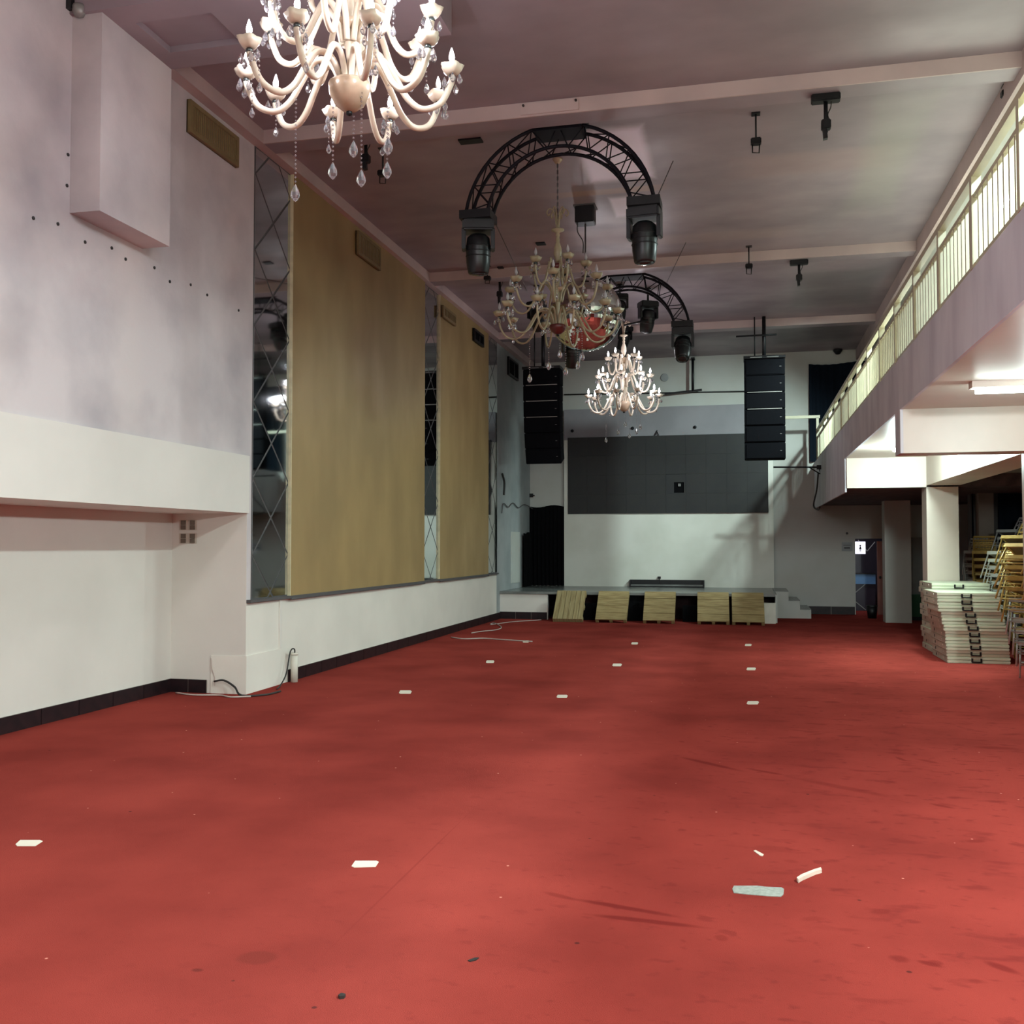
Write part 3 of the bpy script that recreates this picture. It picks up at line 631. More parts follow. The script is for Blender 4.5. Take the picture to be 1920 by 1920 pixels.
MB().bar((-.2, .14, .36), (.2, .14, .72), .012, .02).build('strip', M_steel, q); MB().bar((-.2, .14, .36), (.2, .14, 0.02), .012, .02).build('strip', M_steel, q)
MB().bar((0.02, .14, 1.9), (.25, .14, 1.6), .012, .02).build('strip', M_steel, q); MB().bar((.25, .14, 1.6), (.45, .14, 1.85), .012, .02).build('strip', M_steel, q)
a = atY(1644, 1010, YB-.03).x
t = thing('door_leaf', 'pinkish door edge standing open in the toilet doorway', 'door', (a, YB-.04, 0))
MB().box((0, 0, .01), (.13, .04, 1.86)).build('leaf', M_pink, t); MB().lathe([(.02, 0), (.03, .04), (.02, .06)], (.06, -.06, .92), 10).build('knob', M_chrome, t)
t = thing('waste_bin', 'small dark bin beside the grey pillar', 'bin', (2.93, 25.4, 0))
MB().lathe([(.10, .0), (.13, .30), (.12, .30), (.09, .03)], n=14).build('bin_body', M_black, t); MB().lathe([(.135, .29), (.138, .31), (.12, .315)], n=14, close=False).build('rim', M_blackp, t)
# steel cabinet and green bin behind pillars
a = atY(1707, 1000, 25.6).x
t = thing('steel_cabinet', 'grey steel cabinet in the dim gap between the pillars', 'cabinet', (a, 25.6, 0))
MB().box((0, 0, .05), (.62, .6, 1.95)).box((.03,.03,0),(.59,.57,.05)).build('cabinet_body', M_steel, t); MB().box((.02, -.02, .45), (.60, 0, 1.93)).build('door', M_steel, t)
MB().box((.53, -.05, .9), (.56, -.02, 1.2)).build('handle', M_black, t)
a = atY(1706, 1100, 24.9).x
t = thing('green_bin', 'dark green bin in front of the steel cabinet', 'bin', (a+.02, 24.9, 0))
MB().box((0, 0, .08), (.36, .36, .56)).build('bin_body', M_bin, t, bevel=.01); MB().box((-.01, -.01, .56), (.37, .37, .6)).build('lid', M_bin, t); MB().box((.02, .02, 0), (.34, .34, .08)).build('base', M_black, t)

# ---------------------------------------------------------------- balcony railing
t = thing('balcony_railing', 'long cream metal railing along the balcony edge', 'railing', (XB, 0, ZS)); o5 = (XB, 0, ZS)
y1_ = 25.6; zt = 4.65; zm = 4.46
MB().box((XB-.03, 3.5, zt-.06), (XB+.03, y1_, zt)).build('handrail', M_rail, t, o5)
MB().box((XB-.018, 3.5, zm-.035), (XB+.018, y1_, zm)).build('mid_rail', M_rail, t, o5)
MB().box((XB-.015, 3.5, ZS+.02), (XB+.015, y1_, ZS+.05)).build('lower_rail', M_rail, t, o5)
posts = []; y = 8.19-1.365*3
while y < y1_: posts.append(y); y += 1.365
posts.append(y1_)
pm = bm_ = None
for y in posts:
    if pm is None: pm = MB().box((-.035, -.035, 0), (.035, .035, zt-ZS-.05)).build('post', M_rail, t); q = pm
    else: q = pm.copy(); COL.objects.link(q)
    q.location = (0, y, 0)
for a, b in zip(posts[:-1], posts[1:]):
    n = max(1, round((b-a)/.155)); 
    for i in range(1, n):
        if bm_ is None: bm_ = MB().box((-.014, -.016, .05), (.014, .016, zm-ZS-.03)).build('baluster', M_rail, t); q = bm_
        else: q = bm_.copy(); COL.objects.link(q)
        q.location = (0, a+(b-a)*i/n, 0)
a = atY(1470, 782, 25.6); b = atY(1535, 781, 25.6)
t = thing('end_rail', 'short cream rail with one post turning left at the far end of the balcony', 'railing', (b.x, 25.6, 4.0))
MB().box((a.x-b.x-.1, -.03, a.z-4.05), (.03, .03, a.z-3.98)).build('handrail', M_rail, t); MB().box((-.06, -.03, -.10), (.0, .03, a.z-4.04)).build('post', M_rail, t)

# fluorescent fixtures
for i, p in enumerate(UP_LAMPS[:2]):
    t = thing('fluorescent_lamp', ['lit tube lamp hanging in the upper gallery, seen through the nearer balusters', 'lit tube lamp further back in the upper gallery'][i], 'lamp', p, 'tube lamps in the upper gallery')
    MB().box((-.08, -.62, .03), (.08, .62, .09)).build('housing', M_white, t)
    for sx in (-.04, .04): MB().tube([(sx, -.58, -.01), (sx, .58, -.01)], .022, 8).build('tube', M_tubelit, t)
    for sy in (-.4, .4): MB().tube([(0, sy, .09), (0, sy, .429)], .008, 6).build('rod', M_black, t)
for i, p in enumerate(LOW_LAMPS[:2]):
    t = thing('fluorescent_lamp', ['lit tube lamp on the white ceiling under the balcony', 'tube lamp under the balcony beyond the right edge'][i], 'lamp', p, 'tube lamps under the balcony')
    MB().box((-.65, -.08, .0), (.65, .08, .06)).build('housing', M_white, t)
    for sy in (-.035, .035): MB().tube([(-.6, sy, -.025), (.6, sy, -.025)], .024, 8).build('tube', M_tubelit, t)
p = atZ(1681, 849, 3.2)
t = thing('spot_lamp', 'small round lit lamp under the balcony behind the near beam', 'lamp', (p.x, p.y, 3.3))
MB().lathe([(.09, -.03), (.1, 0)], n=16).build('housing', M_white, t); MB().lathe([(.001, -.09), (.05, -.08), (.07, -.05), (.07, -.03)], n=16).build('bulb', M_tubelit, t)
lamp('spot_point', 'POINT', (p.x, p.y, 3.1), 60, COOLC, .06)

# ---------------------------------------------------------------- folded tables
def table_mesh():
    t = thing('folding_table', '', 'table')
    W, D = .87, 1.2
    MB().box((0, 0, 0), (W, D, .046)).build('table_half', M_table, t, bevel=.008)
    MB().box((0, 0, .050), (W, D, .093)).build('table_half', M_table, t, bevel=.006)
    MB().box((-.004, .01, .004), (0.0, D-.01, .09)).build('end_panel', M_tedge, t, label='dusty brownish end with two round holes')
    for yy in (.28, .86):
        o = MB().lathe([(.022, 0), (.022, .004), (.012, .006)], n=10).build('end_cap', M_plate if yy < .5 else M_cable, t); o.location = (-.004, yy, .05); o.rotation_euler = (0, -PI/2, 0)
    MB().box((.33, -.012, .022), (.355, 0, .075)).box((.455, -.012, .022), (.48, 0, .075)).box((.335, -.03, .014), (.475, -.012, .032)).build('handle', M_black, t)
    return t
tb0 = table_mesh()
ordn2 = ['first','second','third','fourth','fifth','sixth','seventh','eighth','ninth','tenth','eleventh','twelfth']
near_x = [1776, 1775, 1774, 1773, 1773, 1770, 1767, 1766, 1760, 1759, 1759]
ordn = ['bottom', 'second', 'third', 'fourth', 'fifth', 'sixth', 'seventh', 'eighth', 'ninth', 'tenth', 'top']
for k, px in enumerate(near_x):
    q = tb0 if k == 0 else copy_tree(tb0)
    z = k*.0955; x = atY(px, 1200, 16.03).x
    q.location = (x, 16.03+.01*math.sin(k*2.1), z); q['group'] = 'folded tables in the near pile'
    q['label'] = ('folded white table at the %s of the near pile' % ordn[k]) if k in (0, 10) else 'folded white table, %s from the bottom of the near pile' % ordn[k]
for k in range(12):
    q = copy_tree(tb0); x = 2.955-.003*k + .018*math.sin(k*1.7)
    q.location = (x, 17.28, k*.0955); q['group'] = 'folded tables in the rear pile'
    q['label'] = 'folded white table on top of the rear pile against the pillar' if k == 11 else 'folded white table in the rear pile, %s from its bottom' % ('lowest' if k==0 else ordn2[k])

# ---------------------------------------------------------------- stacking chairs
def chair(m, seatm):
    t = thing('stacking_chair', '', 'chair')
    def leg(x, y, x1, y1_, z1): MB().tube([(x, y, 0), (x1, y1_, z1)], [.012, .014], 6).build('leg', m, t)
    leg(-.20, -.20, -.19, -.19, .44); leg(.20, -.20, .19, -.19, .44)
    for s in (-1, 1): MB().tube(spline([(s*.19, .24, 0), (s*.185, .19, .44), (s*.18, .20, .68), (s*.175, .25, .93)], 4), .013, 6).build('leg', m, t)
    MB().box((-.205, -.21, .43), (.205, -.185, .485)).box((-.205, -.185, .44), (-.18, .2, .475)).box((.18, -.185, .44), (.205, .2, .475)).box((-.19, .18, .44), (.19, .2, .475)).build('seat_frame', m, t)
    MB().box((-.18, -.185, .452), (.18, .18, .468)).build('seat', seatm, t)
    f = MB()
    for z in (.17, .22): f.tube([(-.195, -.197, z), (.195, -.197, z)], .008, 5)
    for s in (-1, 1): f.tube([(s*.195, -.197, .19), (s*.19, .22, .19)], .008, 5)
    f.build('stretcher', m, t)
    MB().bar((-.175, .25, .92), (.175, .25, .92), .024, .035).build('top_rail', m, t)
    MB().bar((-.18, .195, .64), (.18, .195, .64), .016, .02).bar((-.18, .215, .76), (.18, .215, .76), .016, .02).bar((-.18, .232, .85), (.18, .232, .85), .016, .02).build('back_bar', m, t)
    g = MB()
    for i in range(6):
        x = -.13+.052*i; g.tube([(x, .215, .76), (x*.98, .245, .91)], .006, 5)
    g.build('back_spindle', m, t)
    return t
protos = {'gold': chair(M_goldch, M_vent), 'silver': chair(M_silver, M_steel), 'white': chair(M_whitech, M_table)}
used = {}
def put_chair(kind, P, rz, tilt, label, group, corner=(-.20, -.2, .46)):
    base = protos[kind]
    q = base if kind not in used else copy_tree(base)
    used[kind] = 1
    q.matrix_world = Matrix.Translation(P) @ Matrix.Rotation(rz, 4, 'Z') @ Matrix.Rotation(-tilt, 4, 'X') @ Matrix.Translation(Vector(corner)*-1)
    q['label'] = label; q['group'] = group; return q
front = [(1911, 1206), (1906, 1184), (1901, 1163), (1896, 1143), (1893, 1124), (1888, 1103), (1885, 1084), (1884, 1063), (1885, 1044), (1887, 1022)]
names = ['bottom', 'second', 'third', 'fourth', 'fifth', 'sixth', 'seventh', 'eighth', 'ninth', 'top']
ups = names[:9]+['tenth', 'eleventh', 'twelfth', 'thirteenth']
for k, (x, y) in enumerate(front):
    kind = 'silver' if k < 5 else 'gold'
    P = atY(x, y, 14.45+.02*k)
    lab = '%s stacking chair, %s of the tall leaning stack at the right edge' % (kind, names[k]+(' one' if k in (0, 9) else ' from the bottom'))
    if k == 0: P.z = .462
    put_chair(kind, P, math.radians(-50), math.radians([0, 2, 4, 7, 10, 15, 20, 25, 30, 34][k]), lab, 'chairs in the tall leaning stack')
def stack(kind, px, Y, n, rz, tl, desc, group, dzz=.13, z0=.462):
    b = atY(px, 1100, Y); r = math.radians(rz)
    for k in range(n):
        P = Vector((b.x-.012*k, Y+.01*k, z0+dzz*k))
        lab = '%s stacking chair in the %s, %s' % (kind, desc, 'lowest' if k == 0 else ('topmost' if k == n-1 else '%s up' % ups[k]))
        q = put_chair(kind, P, r, math.radians(tl*k/n), lab, group)
        if k == 0: q.matrix_world = Matrix.Translation((P.x, P.y, 0)) @ Matrix.Rotation(r, 4, 'Z') @ Matrix.Translation((.2, .2, 0))
stack('gold', 1838, 19.4, 10, -12, 22, 'narrow stack behind the folded tables', 'chairs in the gold stack in the side room')
stack('silver', 1822, 20.2, 10, -20, 26, 'dim stack beside the white pillar', 'chairs in the dim silver stack')
stack('white', 1868, 18.4, 10, -55, 24, 'stack between the two gold ones', 'chairs in the white stack')
stack('silver', 1890, 19.8, 13, -50, 26, 'dim stack furthest right in the side room', 'chairs in the far silver stack')
stack('gold', 1900, 17.0, 12, -40, 30, 'stack right behind the tall leaning one', 'chairs in the second gold stack')

# ---------------------------------------------------------------- floor litter
def floortape(name, pts, label, m=M_tape, group=None, h=.004, cat='tape'):
    P = [atZ(x, y, 0) for x, y in pts]; n = len(P); c = sum((p for p in P), Vector())/n
    vs = [(p.x-c.x, p.y-c.y, .0005) for p in P]+[(p.x-c.x, p.y-c.y, h) for p in P]
    o = MB().add(vs, [tuple(range(n-1, -1, -1)), tuple(range(n, 2*n))]+[(i, (i+1) % n, n+(i+1) % n, n+i) for i in range(n)]).build(name, m)
    o.location = (c.x, c.y, 0); tag(o, label, cat, group); return o
G = 'white tape marks on the carpet'
floortape('floor_tape', [(29, 1584), (32, 1587), (66, 1587), (80, 1578), (75, 1576), (38, 1576)], 'white tape mark at the far left of the carpet', group=G)
floortape('floor_tape', [(659, 1625), (664, 1627), (704, 1626), (710, 1617), (706, 1615), (666, 1615)], 'nearest white tape mark left of the middle of the carpet', group=G)
for x, y, w_, lab in ((760, 1298, 12, 'white tape mark below the wide gold board'), (919, 1241, 8, 'white tape mark in the second row, nearest the left wall'), (1157, 1247, 9, 'white tape mark in the middle of the second row'),
                    (1190, 1206.5, 6.5, 'white tape mark in the middle of the row before the stage'), (1403, 1209.5, 6.5, 'white tape mark at the right of the row before the stage'),
                    (1408.5, 1254.5, 9, 'white tape mark at the right of the second row'), (1411.5, 1318, 11.5, 'white tape mark right of centre, third row from the stage'), (1054, 1306, 10.5, 'white tape mark in the centre, third row from the stage'),
                    (986, 1203, 6, 'white tape mark at the end of the long white cord')):
    hgt = 2.2*w_/11+.6
    floortape('floor_tape', [(x-w_, y+hgt*.5), (x-w_*.8, y+hgt), (x+w_*.8, y+hgt), (x+w_, y-hgt*.4), (x+w_*.8, y-hgt), (x-w_*.8, y-hgt)], lab, group=G)
floortape('duct_tape_strip', [(1376, 1662), (1420, 1662), (1437, 1664), (1465, 1665), (1470, 1668), (1469, 1678), (1464, 1682), (1440, 1681), (1405, 1678), (1376, 1675), (1373, 1668)], 'long wrinkled grey tape strip on the right of the carpet', M_ductape)
floortape('twisted_tape', [(1494, 1652), (1503, 1646), (1528, 1636), (1539, 1633), (1541, 1637), (1530, 1640), (1505, 1651), (1497, 1656)], 'twisted silver strip right of the grey tape', M_tape, h=.02, cat='litter')
floortape('paper_scrap', [(1413, 1596), (1417, 1595), (1432, 1603), (1430, 1606), (1425, 1605)], 'tiny pink white scrap above the grey tape strip', M_tape, cat='litter')
floortape('dark_scrap', [(877, 1802), (890, 1797), (898, 1797), (893, 1801), (882, 1804)], 'small dark scrap near the bottom of the carpet', M_cable, cat='litter')
floortape('dark_scrap', [(634, 1871), (640, 1867), (648, 1869), (645, 1873), (637, 1874)], 'round dark crumb at the bottom of the carpet', M_cable, cat='litter', h=.012)

# ---------------------------------------------------------------- chandeliers
def drop_mb(s=1.0): return MB().lathe([(.001, 0), (.009*s, .006*s), (.017*s, .020*s), (.015*s, .036*s), (.006*s, .056*s), (.001, .064*s)], n=7, smooth=False, close=False)
def chandelier(label, loc, tiers, bowlm, lit, chain_top, bowl_r=.14, arm_r=.018, seed=1, strands=True, bowl_h=.2, rot=0.0, drops=4, glass=None):
    glass = glass or M_chcream
    rnd = random.Random(seed)
    T = thing('chandelier', label, 'chandelier', loc, 'chandeliers hanging down the hall', (0, 0, rot))
    # central bowl
    MB().lathe([(.02, 0), (.05, .012), (bowl_r*.72, bowl_h*.28), (bowl_r*.95, bowl_h*.62), (bowl_r, bowl_h*.92), (bowl_r*.93, bowl_h), (.02, bowl_h*.9)], n=24, wav=.015, wn=8).build('bowl', bowlm, T)
    MB().lathe([(.001, -.03), (.02, -.02), (.022, .01)], n=12).build('finial', M_black, T)
    H1 = tiers[-1][1]+.04
    # turned stem
    zb = bowl_h*.85
    pr = [(.02, zb), (.03, zb+.1), (.018, zb+.18), (.045, tiers[1][1]-.07), (.02, tiers[1][1]+.03), (.03, tiers[1][1]+.12), (.018, H1-.12)]
    MB().lathe(pr, n=14).build('stem', glass, T)
    MB().lathe([(.02, H1+.02), (.03, H1+.05), (.055, H1+.12), (.05, H1+.20), (.022, H1+.28), (.03, H1+.31), (.018, H1+.34), (.03, H1+.37), (.02, H1+.40), (.085, H1+.43), (.08, H1+.445), (.02, H1+.45)], n=16).build('vase', glass, T)
    MB().lathe([(.02, H1-.13), (.075, H1-.06), (.085, H1-.02), (.02, H1+.0)], n=16).build('upper_bowl', bowlm, T)
    zz = tiers[1][1]
    MB().lathe([(.02, zz-.07), (.08, zz-.03), (.10, zz), (.02, zz+.02)], n=16).build('middle_bowl', M_chbowl, T)
    # crown of small hooks
    for i in range(6):
        a = 2*PI*i/6+.3; c, s = math.cos(a), math.sin(a)
        P = spline([(c*r, s*r, H1+z) for r, z in ((.015, .45), (.03, .6), (.06, .69), (.11, .71), (.14, .66), (.12, .62), (.10, .645))], 3)
        MB().tube(P, .009, 6).build('crown_hook', glass, T)
    # chain
    ch = MB(); z = H1+.45; i = 0
    while z < chain_top-.02:
        ch.obox((0, 0, z+.03), (.011 if i % 2 else .003, 0, 0), (0, .003 if i % 2 else .011, 0), (0, 0, .026)); z += .042; i += 1
    c_ = ch.build('chain', M_bevel, T)
    MB().lathe([(.03, -.06), (.06, -.02), (.065, 0)], (0, 0, chain_top-.001), 16).build('ceiling_rose', M_chbowl, T)
    # shared meshes
    flower = [(.012, -.005), (.042, 0), (.062, .022), (.078, .058), (.070, .060), (.055, .030), (.012, .012)]
    proto_ = {}
    def sub(key, mk, parent, loc):
        if key not in proto_: proto_[key] = mk(parent); q = proto_[key]
        else: q = proto_[key].copy(); COL.objects.link(q); q.parent = parent
        q.location = loc; return q
    for ti, (R, zh, n, zc, ph) in enumerate(tiers):
        arm0 = None
        for i in range(n):
            a = 2*PI*i/n+ph+rnd.uniform(-.05, .05)
            if arm0 is None:
                prof = [(.05, zc), (.085*1, zc+.15), (.14+.05*(R-.5), zc+.24), (.24*R/.7, zc+.23), (.32*R/.7, zc+.10), (.40*R/.7, zc-.04), (.50*R/.7, zc-.11), (.62*R/.7, zc-.07), (R*.985, zc+.06), (R, zh-.03)]
                arm0 = MB().tube(spline([(r, 0, z) for r, z in prof], 5), arm_r, 8).build('arm', glass, T); q = arm0
            else: q = arm0.copy(); COL.objects.link(q)
            q.rotation_euler = (0, rnd.uniform(-.02, .02), a)
            sub('cup', lambda p: MB().lathe(flower, n=20, wav=.10, wn=5).build('drip_cup', glass, p), q, (R, 0, zh))
            sub('collar', lambda p: MB().lathe([(.016, -.035), (.024, -.03), (.024, -.012), (.018, -.004)], n=10).build('collar', M_chrome, p), q, (R, 0, zh))
            sub('sleeve', lambda p: MB().lathe([(.012, .01), (.012, .075), (.008, .08)], n=8).build('candle_sleeve', glass, p), q, (R, 0, zh))
            on = lit > 0 and rnd.random() < lit
            mk = lambda p, mm=(M_bulb if on else M_bulboff): MB().lathe([(.008, .08), (.019, .105), (.02, .125), (.012, .155), (.002, .185)], n=10).build('bulb', mm, p)
            sub('bulb%d' % on, mk, q, (R, 0, zh))
            for k2 in range(drops):
                b = 2*PI*k2/drops+rnd.uniform(-.4, .4); rr = .055
                sub('drop', lambda p: drop_mb(1.15).build('crystal_drop', M_crystal, p), q, (R+rr*math.cos(b), rr*math.sin(b), zh-.075-rnd.uniform(0, .05)))
            if strands and i % 2 == ti % 2 or (strands and ti == 0 and rnd.random() < .4):
                def mk2(p):
                    m = MB()
                    for kk in range(7): m.lathe([(.001, -.007), (.007, 0), (.001, .007)], (0, 0, -.03*kk), 6, smooth=False, close=False)
                    return m.build('bead_strand', M_crystal, p)
                sub('strand', mk2, q, (R*.93, .04, zh-.03))
                sub('drop', None, q, (R*.93, .04, zh-.03-.27))
    if strands:
        for (x, y, L) in ((.02, .03, .30), (-.12, .0, .46), (.11, -.05, .55), (.24, .1, .42), (-.35, -.1, .62), (.34, -.15, .36)):
            m = MB(); k2 = int(L/.03)
            for kk in range(k2): m.lathe([(.001, -.008), (.0085, 0), (.001, .008)], (0, 0, -.03*kk), 6, smooth=False, close=False)
            s_ = m.build('bead_strand', M_crystal, T); s_.location = (x, y, .10 if abs(x) < .2 else .08)
            d_ = drop_mb(1.9).build('crystal_drop', M_crystal, s_); d_.location = (0, 0, -.03*k2-.11)
    return T
p1 = atY(655, 210, 6.3); p2 = atY(1046, 627, 12.5); p3 = atY(1170, 772, 19.8)
chandelier('nearest lit cream glass chandelier at the top of the picture', p1, [(.71, .25, 10, .12, .25), (.57, .62, 8, .48, .1), (.33, 1.0, 5, .86, .5)], M_chbowl, .8, 6.76-p1.z, .145, .0225, 4, drops=5)
chandelier('middle chandelier, unlit, with red brown bowls, in front of the mirror ball', p2, [(.77, .25, 10, .06, .12), (.64, .60, 7, .42, .35), (.37, .88, 5, .72, .2)], M_chred, 0, 6.76-p2.z, .11, .0135, 9, bowl_h=.12, glass=M_chunlit)
chandelier('farthest chandelier, brightly lit, before the stage', p3, [(.70, .30, 10, .10, .2), (.52, .68, 8, .50, .0), (.32, 1.06, 5, .88, .5)], M_chbowl, .9, 6.76-p3.z, .13, .019, 5, strands=True)
for p, e in ((p1, 23), (p3, 14)):
    for k2 in range(4):
        a = PI/4+k2*PI/2; lamp('chandelier_bulb_light', 'POINT', (p.x+.72*math.cos(a), p.y+.72*math.sin(a), p.z+.42), e, LILAC, .04)
    lamp('chandelier_bulb_light', 'POINT', (p.x+.36, p.y-.1, p.z+1.22), e*.35, LILAC, .04)

# ---------------------------------------------------------------- trusses and stage lights
def truss(cx, cy, label, cables=True):
    R, Wd, D, zt_ = 1.127, .26, .25, 6.69; cz = zt_-R
    T = thing('arch_truss', label, 'truss', (cx, cy, cz), 'arched trusses under the ceiling')
    a0, a1 = math.radians(9), math.radians(171); N = 28
    def pt_(r, a, y): return (r*math.cos(a), y, r*math.sin(a))
    for r in (R, R-Wd):
        for y in (0, D): MB().tube([pt_(r, a0+(a1-a0)*i/N, y) for i in range(N+1)], .022, 8).build('chord', M_truss, T)
    nb = 10
    for i in range(nb):
        b0 = a0+(a1-a0)*i/nb; b1 = a0+(a1-a0)*(i+.5)/nb; b2 = a0+(a1-a0)*(i+1)/nb
        for y in (0, D):
            MB().tube([pt_(R, b0, y), pt_(R-Wd, b1, y)], .008, 5).build('brace', M_truss, T); MB().tube([pt_(R-Wd, b1, y), pt_(R, b2, y)], .008, 5).build('brace', M_truss, T)
        for r in (R, R-Wd): MB().tube([pt_(r, b0, 0), pt_(r, b2, D)], .008, 5).build('brace', M_truss, T)
    MB().box((-.29, -.06, R-.08), (.29, .30, R+.02)).build('mount_box', M_truss, T)
    MB().box((-.33, .0, R+.02), (.33, .26, R+.075)).build('ceiling_plate', M_black, T)
    for sx in (-1, 1):
        MB().box((sx*(R-Wd/2)-.19, -.05, R*math.sin(a0)-.09), (sx*(R-Wd/2)+.19, D+.05, R*math.sin(a0)+.01)).build('end_plate', M_black, T)
    return T, cz
def moving_head(P, label, yaw=0, tilt=0, s=1.0):
    T = thing('moving_head_light', label, 'stage light', P, 'moving head stage lights', (0, 0, yaw))
    MB().box((-.19*s, -.14*s, -.13*s), (.19*s, .14*s, 0)).build('base', M_blackp, T, bevel=.02*s)
    for sx in (-1, 1): MB().obox((sx*.175*s, 0, -.22*s), (.024*s, 0, 0), (0, .08*s, 0), (0, 0, .13*s)).build('yoke_arm', M_blackp, T, bevel=.01*s)
    h = bpy.data.objects.new
    H = MB().lathe([(.09*s, .11*s), (.135*s, .07*s), (.15*s, -.05*s), (.145*s, -.22*s), (.125*s, -.34*s), (.115*s, -.36*s)], n=16).build('head', M_blackp, T)
    H.location = (0, 0, -.27*s); H.rotation_euler = (tilt, 0, 0)
    MB().lathe([(.105*s, -.362*s), (.06*s, -.375*s), (.001, -.38*s)], n=16).build('lens', M_lens, H)
    m = MB()
    for i in range(3): m.lathe([(.145*s, -.02*s-.06*s*i), (.156*s, -.03*s-.06*s*i), (.145*s, -.04*s-.06*s*i)], n=16, close=False)
    m.build('cooling_ring', M_black, H)
    return T
TX = -2.118
T1, cz1 = truss(TX, 11.3, 'near black arched truss hung from the ceiling by the first beam')
T2, cz2 = truss(TX+.03, 17.8, 'far black arched truss behind the mirror ball')
zend = cz1+1.127*math.sin(math.radians(9))-.09
moving_head((TX-.995, 11.42, zend), 'stage light on the left end of the near arched truss', .25, .1)
moving_head((TX+.995, 11.42, zend), 'stage light on the right end of the near arched truss', -.1, .02)
moving_head((TX-.965, 17.92, zend), 'stage light on the left end of the far arched truss', .4, .2)
moving_head((TX+1.03, 17.92, zend), 'stage light on the right end of the far arched truss, lens turned to the camera', 0, -.5)
# white bracket on the first beam face above the truss
t = thing('beam_bracket', 'white flat bracket bolted to the first ceiling beam above the near truss', 'bracket', (TX, 10.80, 6.62))
MB().box((-.33, 0, 0), (.33, .02, .12)).build('plate', M_beam, t)
for sx in (-.3, .3): o = MB().lathe([(.014, 0), (.014, .02)], n=8).build('bolt', M_cable, t); o.location = (sx, 0, .10); o.rotation_euler = (PI/2, 0, 0)
# stage lights hung on drop pipes behind the far truss
def drop_light(px, py_top, Y, label, s=.9, yaw=0, tilt=0, ztop=ZC):
    p = atY(px, py_top, Y)
    t = thing('drop_pipe', 'thin black ceiling pipe carrying the '+label, 'pipe', (p.x, Y, p.z), 'drop pipes')
    MB().tube([(0, 0, 0), (0, 0, ztop-p.z)], .022, 6).build('pipe', M_black, t); MB().lathe([(.06, 0), (.06, .02)], (0, 0, ztop-p.z-.02), 10).build('flange', M_black, t)
    moving_head(p, label, yaw, tilt, s)
drop_light(1162, 552, 18.9, 'small stage light left of centre beyond the far truss', .8, .3, 0)
drop_light(1215, 566, 19.3, 'stage light tilted between the legs of the far truss', .95, .5, .35)
drop_light(1006, 566, 18.6, 'stage light behind the left of the middle chandelier', .9, -.4, .3)
drop_light(1172, 612, 22.2, 'dark stage light just above the farthest chandelier', .85, .9, .4)
# horizontal pipe between lights
pipe('cross_pipe', [atY(1170, 610, 19.2), atY(1215, 600, 19.2)], .02, M_black, 'short black pipe between two stage lights beyond the far truss')
# mirror ball and its motor
bp = atY(1098, 590, 14.4)
t = thing('mirror_ball', 'large faceted mirror ball behind the middle chandelier', 'mirror ball', bp)
def ball(R, n, m_):
    vs = []; fs = []
    for i in range(1, m_):
        th_ = PI*i/m_
        for k2 in range(n): a = 2*PI*k2/n; vs.append((R*math.sin(th_)*math.cos(a), R*math.sin(th_)*math.sin(a), R*math.cos(th_)))
    vs += [(0, 0, R), (0, 0, -R)]; A = len(vs)-2
    for i in range(m_-2):
        for k2 in range(n): fs.append((i*n+k2, (i+1)*n+k2, (i+1)*n+(k2+1) % n, i*n+(k2+1) % n))
    for k2 in range(n): fs.append((A, k2, (k2+1) % n)); fs.append((A+1, (m_-2)*n+(k2+1) % n, (m_-2)*n+k2))
    return MB().add(vs, fs)
ball(.54, 64, 32).build('mirror_tiles', M_mirror, t)['kind'] = 'stuff'
MB().lathe([(.08, .53), (.06, .57), (.02, .60)], n=12).build('cap', M_black, t)
MB().tube([(0, 0, .58), (0, 0, 6.55-bp.z)], .012, 6).build('rod', M_bevel, t)
t = thing('ball_motor', 'black motor box on the ceiling above the mirror ball', 'motor', (bp.x, bp.y, ZC))
MB().box((-.14, -.12, -.26), (.14, .12, -.02)).build('motor_case', M_black, t, bevel=.01); MB().box((-.16, -.14, -.02), (.16, .14, 0)).build('plate', M_bevel, t)
MB().tube(spline([(-.1, -.1, -.26), (-.1, -.1, -.4), (-.02, -.1, -.55), (-.02, -.1, -.72)], 4), .008, 6).build('cord', M_cable, t)

# ceiling fixings
def ceil_mount(px, py0, py1, Yg, label, big=False):
    zt0 = 6.6 if py0 in (178, 488) else ZC; p = atZ(px, py0, zt0); Y = p.y; q = atY(px, py1, Y)
    L = p.z-q.z
    t = thing('ceiling_mount', label, 'mount', (p.x, p.y, zt0), 'black mounts hanging from the ceiling')
    if big:
        MB().box((-.15, -.06, -.08), (.15, .06, 0)).build('mount_plate', M_black, t, bevel=.01)
        MB().tube([(0, 0, -.05), (0, 0, -L*.85)], .022, 8).build('drop_tube', M_black, t)
        MB().obox((0, 0, -L*.68), (.05, 0, 0), (0, .05, 0), (0, 0, .05)).build('swivel', M_black, t, bevel=.01)
        MB().obox((-.01, 0, -L*.88), (.022, 0, .004), (0, .03, 0), (-.004, 0, L*.12)).build('arm', M_black, t)
        MB().tube(spline([(.06, 0, -.06), (.05, 0, -L*.3), (.02, 0, -L*.45), (.04, 0, -L*.6)], 4), .006, 5).build('cord', M_cable, t)
    else:
        MB().box((-.05, -.05, -.012), (.05, .05, 0)).build('mount_plate', M_black, t)
        MB().tube([(0, 0, 0), (0, 0, -L*.68)], .012, 6).build('drop_tube', M_black, t)
        MB().obox((0, 0, -L*.70), (.06, 0, 0), (0, .05, 0), (0, 0, .035)).build('clamp', M_black, t, bevel=.01)
        MB().tube([(-.04, 0, -L*.74), (-.04, 0, -L*.97), (.035, 0, -L*.99), (.04, 0, -L*.74)], .008, 5).build('hook_frame', M_black, t)
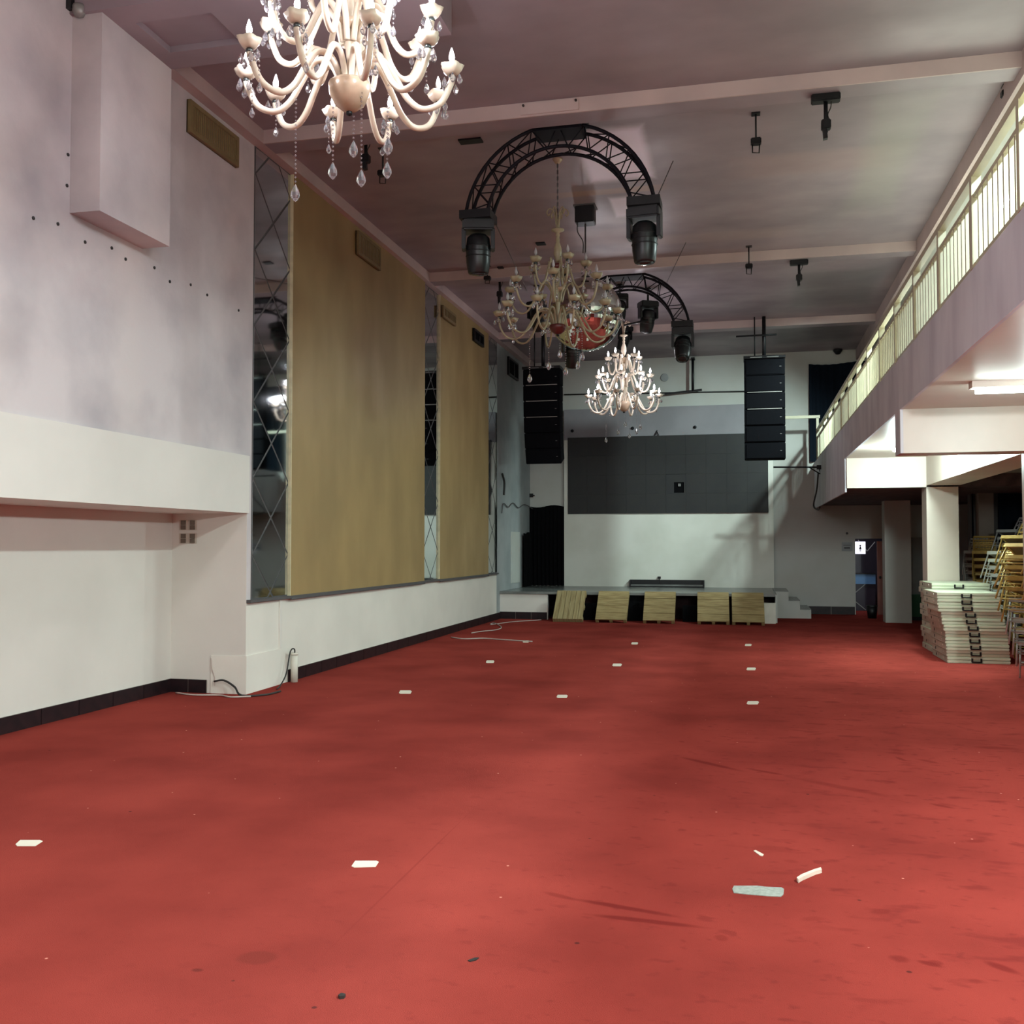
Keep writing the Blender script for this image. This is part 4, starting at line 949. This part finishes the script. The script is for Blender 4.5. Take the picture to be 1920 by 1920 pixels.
ceil_mount(1548, 178, 261, 11, 'large black ceiling mount with a swivel at the right of the first beam', True)
ceil_mount(1417, 213, 288, 11, 'thin drop mount with a hook left of the large one by the first beam')
ceil_mount(1498, 488, 536, 17, 'large mount with angled arm by the second beam', True)
ceil_mount(1404, 462, 515, 17, 'thin drop mount with a hook by the second beam')
ceil_mount(718, 279, 345, 11, 'drop mount with a square hook frame below the nearest chandelier')
ceil_mount(686, 255, 318, 11, 'thick black mount beside the square hook frame, behind the crystals', True)
ceil_mount(914, 498, 532, 17, 'small drop mount with a hook below the left stage light of the near truss')
ceil_mount(937, 515, 569, 17, 'cross-shaped mount left of the middle chandelier', True)
ceil_mount(1888, 160, 182, 11, 'small mount in the corner above the balcony railing')
for (x0, y0, x1, y1, lab) in ((861, 264, 904, 262, 'flat black plate on the ceiling left of the near truss'), (1006, 457, 1022, 455, 'small black plate on the ceiling behind the middle chandelier'), (934, 502, 944, 501, 'tiny dark plate above the cross-shaped mount')):
    a, b = atZ(x0, y0, ZC), atZ(x1, y1, ZC)
    o = MB().box((-(b-a).length/2, -.07, -.02), ((b-a).length/2, .07, 0)).build('ceiling_plate', M_black); o.location = ((a.x+b.x)/2, (a.y+b.y)/2, ZC); tag(o, lab, 'plate')
# thin stay wires
def wire(pa, pb, label):
    pipe('stay_wire', [pa, pb], .006, M_bevel, label, 'wire')
wire(atZ(1262, 302, ZC-.02), Vector((TX+1.1, 11.45, zend+.05)), 'thin stay wire to the right end of the near truss')
wire(atZ(1286, 455, ZC-.02), atY(1250, 530, 17.9), 'thin stay wire to the right of the far truss')
wire(Vector((TX-.85, 11.45, zend+.1)), atZ(988, 545, ZC-.02), 'thin stay wire running back from the left end of the near truss')

# ---------------------------------------------------------------- line array speakers
def line_array(xc, Y, ztop, label, curve, poleoff=0, w_=.86, gaps=(1, 2, 3)):
    T = thing('line_array_speaker', label, 'speaker', (xc, Y, ztop), 'hanging speaker stacks')
    n = 6; h = .365; z = 0; y = 0; ang = 0
    MB().box((-w_/2-.01, -.05, .0), (w_/2+.01, .40, .06)).build('fly_frame', M_black, T)
    MB().box((-.3, -.055, .018), (-.05, -.05, .03)).box((.05, -.055, .018), (.3, -.055+.005, .03)).build('frame_slot', M_steel, T)
    for i in range(n):
        ang = curve*i*i/25.0; c_, s_ = math.cos(ang), math.sin(ang)
        ax = Vector((w_/2*(1-.02*curve*i), 0, 0)); dn = Vector((0, s_, -c_)); bk = Vector((0, c_, s_))
        top = Vector((0, y, z)); mid = top+dn*(h/2)+bk*.2
        MB().obox(mid, ax, bk*.2, dn*(h/2-.006)).build('cabinet', M_spk, T, bevel=.012)
        MB().obox(mid-bk*.205+ax*0, ax*.90, bk*.006, dn*(h/2-.03)).build('grille', M_spk, T)
        o = MB().obox(mid-bk*.214+ax*.78, (.02, 0, 0), (0, .002, 0), (0, 0, .007)).build('badge', M_bevel, T)
        if i in gaps: MB().obox(top-bk*.0, ax*.85, bk*.02, dn*.007).build('gap_strip', M_steel, T, label='pale strip between cabinets')
        y += s_*h; z -= c_*h
    MB().tube([(poleoff, .2, .05), (poleoff, .2, ZC-ztop)], .04, 8).build('pole', M_black, T)
    MB().tube([(poleoff-.2, .2, .05), (poleoff-.2, .2, ZC-ztop)], .015, 6).build('stay', M_black, T)
    return T
a = atY(1433, 667, 22.1); TR = line_array(a.x, 22.1, a.z-.06, 'right hanging stack of black speaker cabinets before the screen', .0, gaps=(2, 3))
a = atY(1015, 687, 22.1); TL = line_array(a.x, 22.1, a.z-.06, 'left hanging stack of black speaker cabinets, curving back at the bottom', .35)
pipe('cross_rod', [atY(1380, 631, 22.2), atY(1456, 627, 22.2)], .02, M_black, 'thin black rod crossing the pole of the right speaker stack')
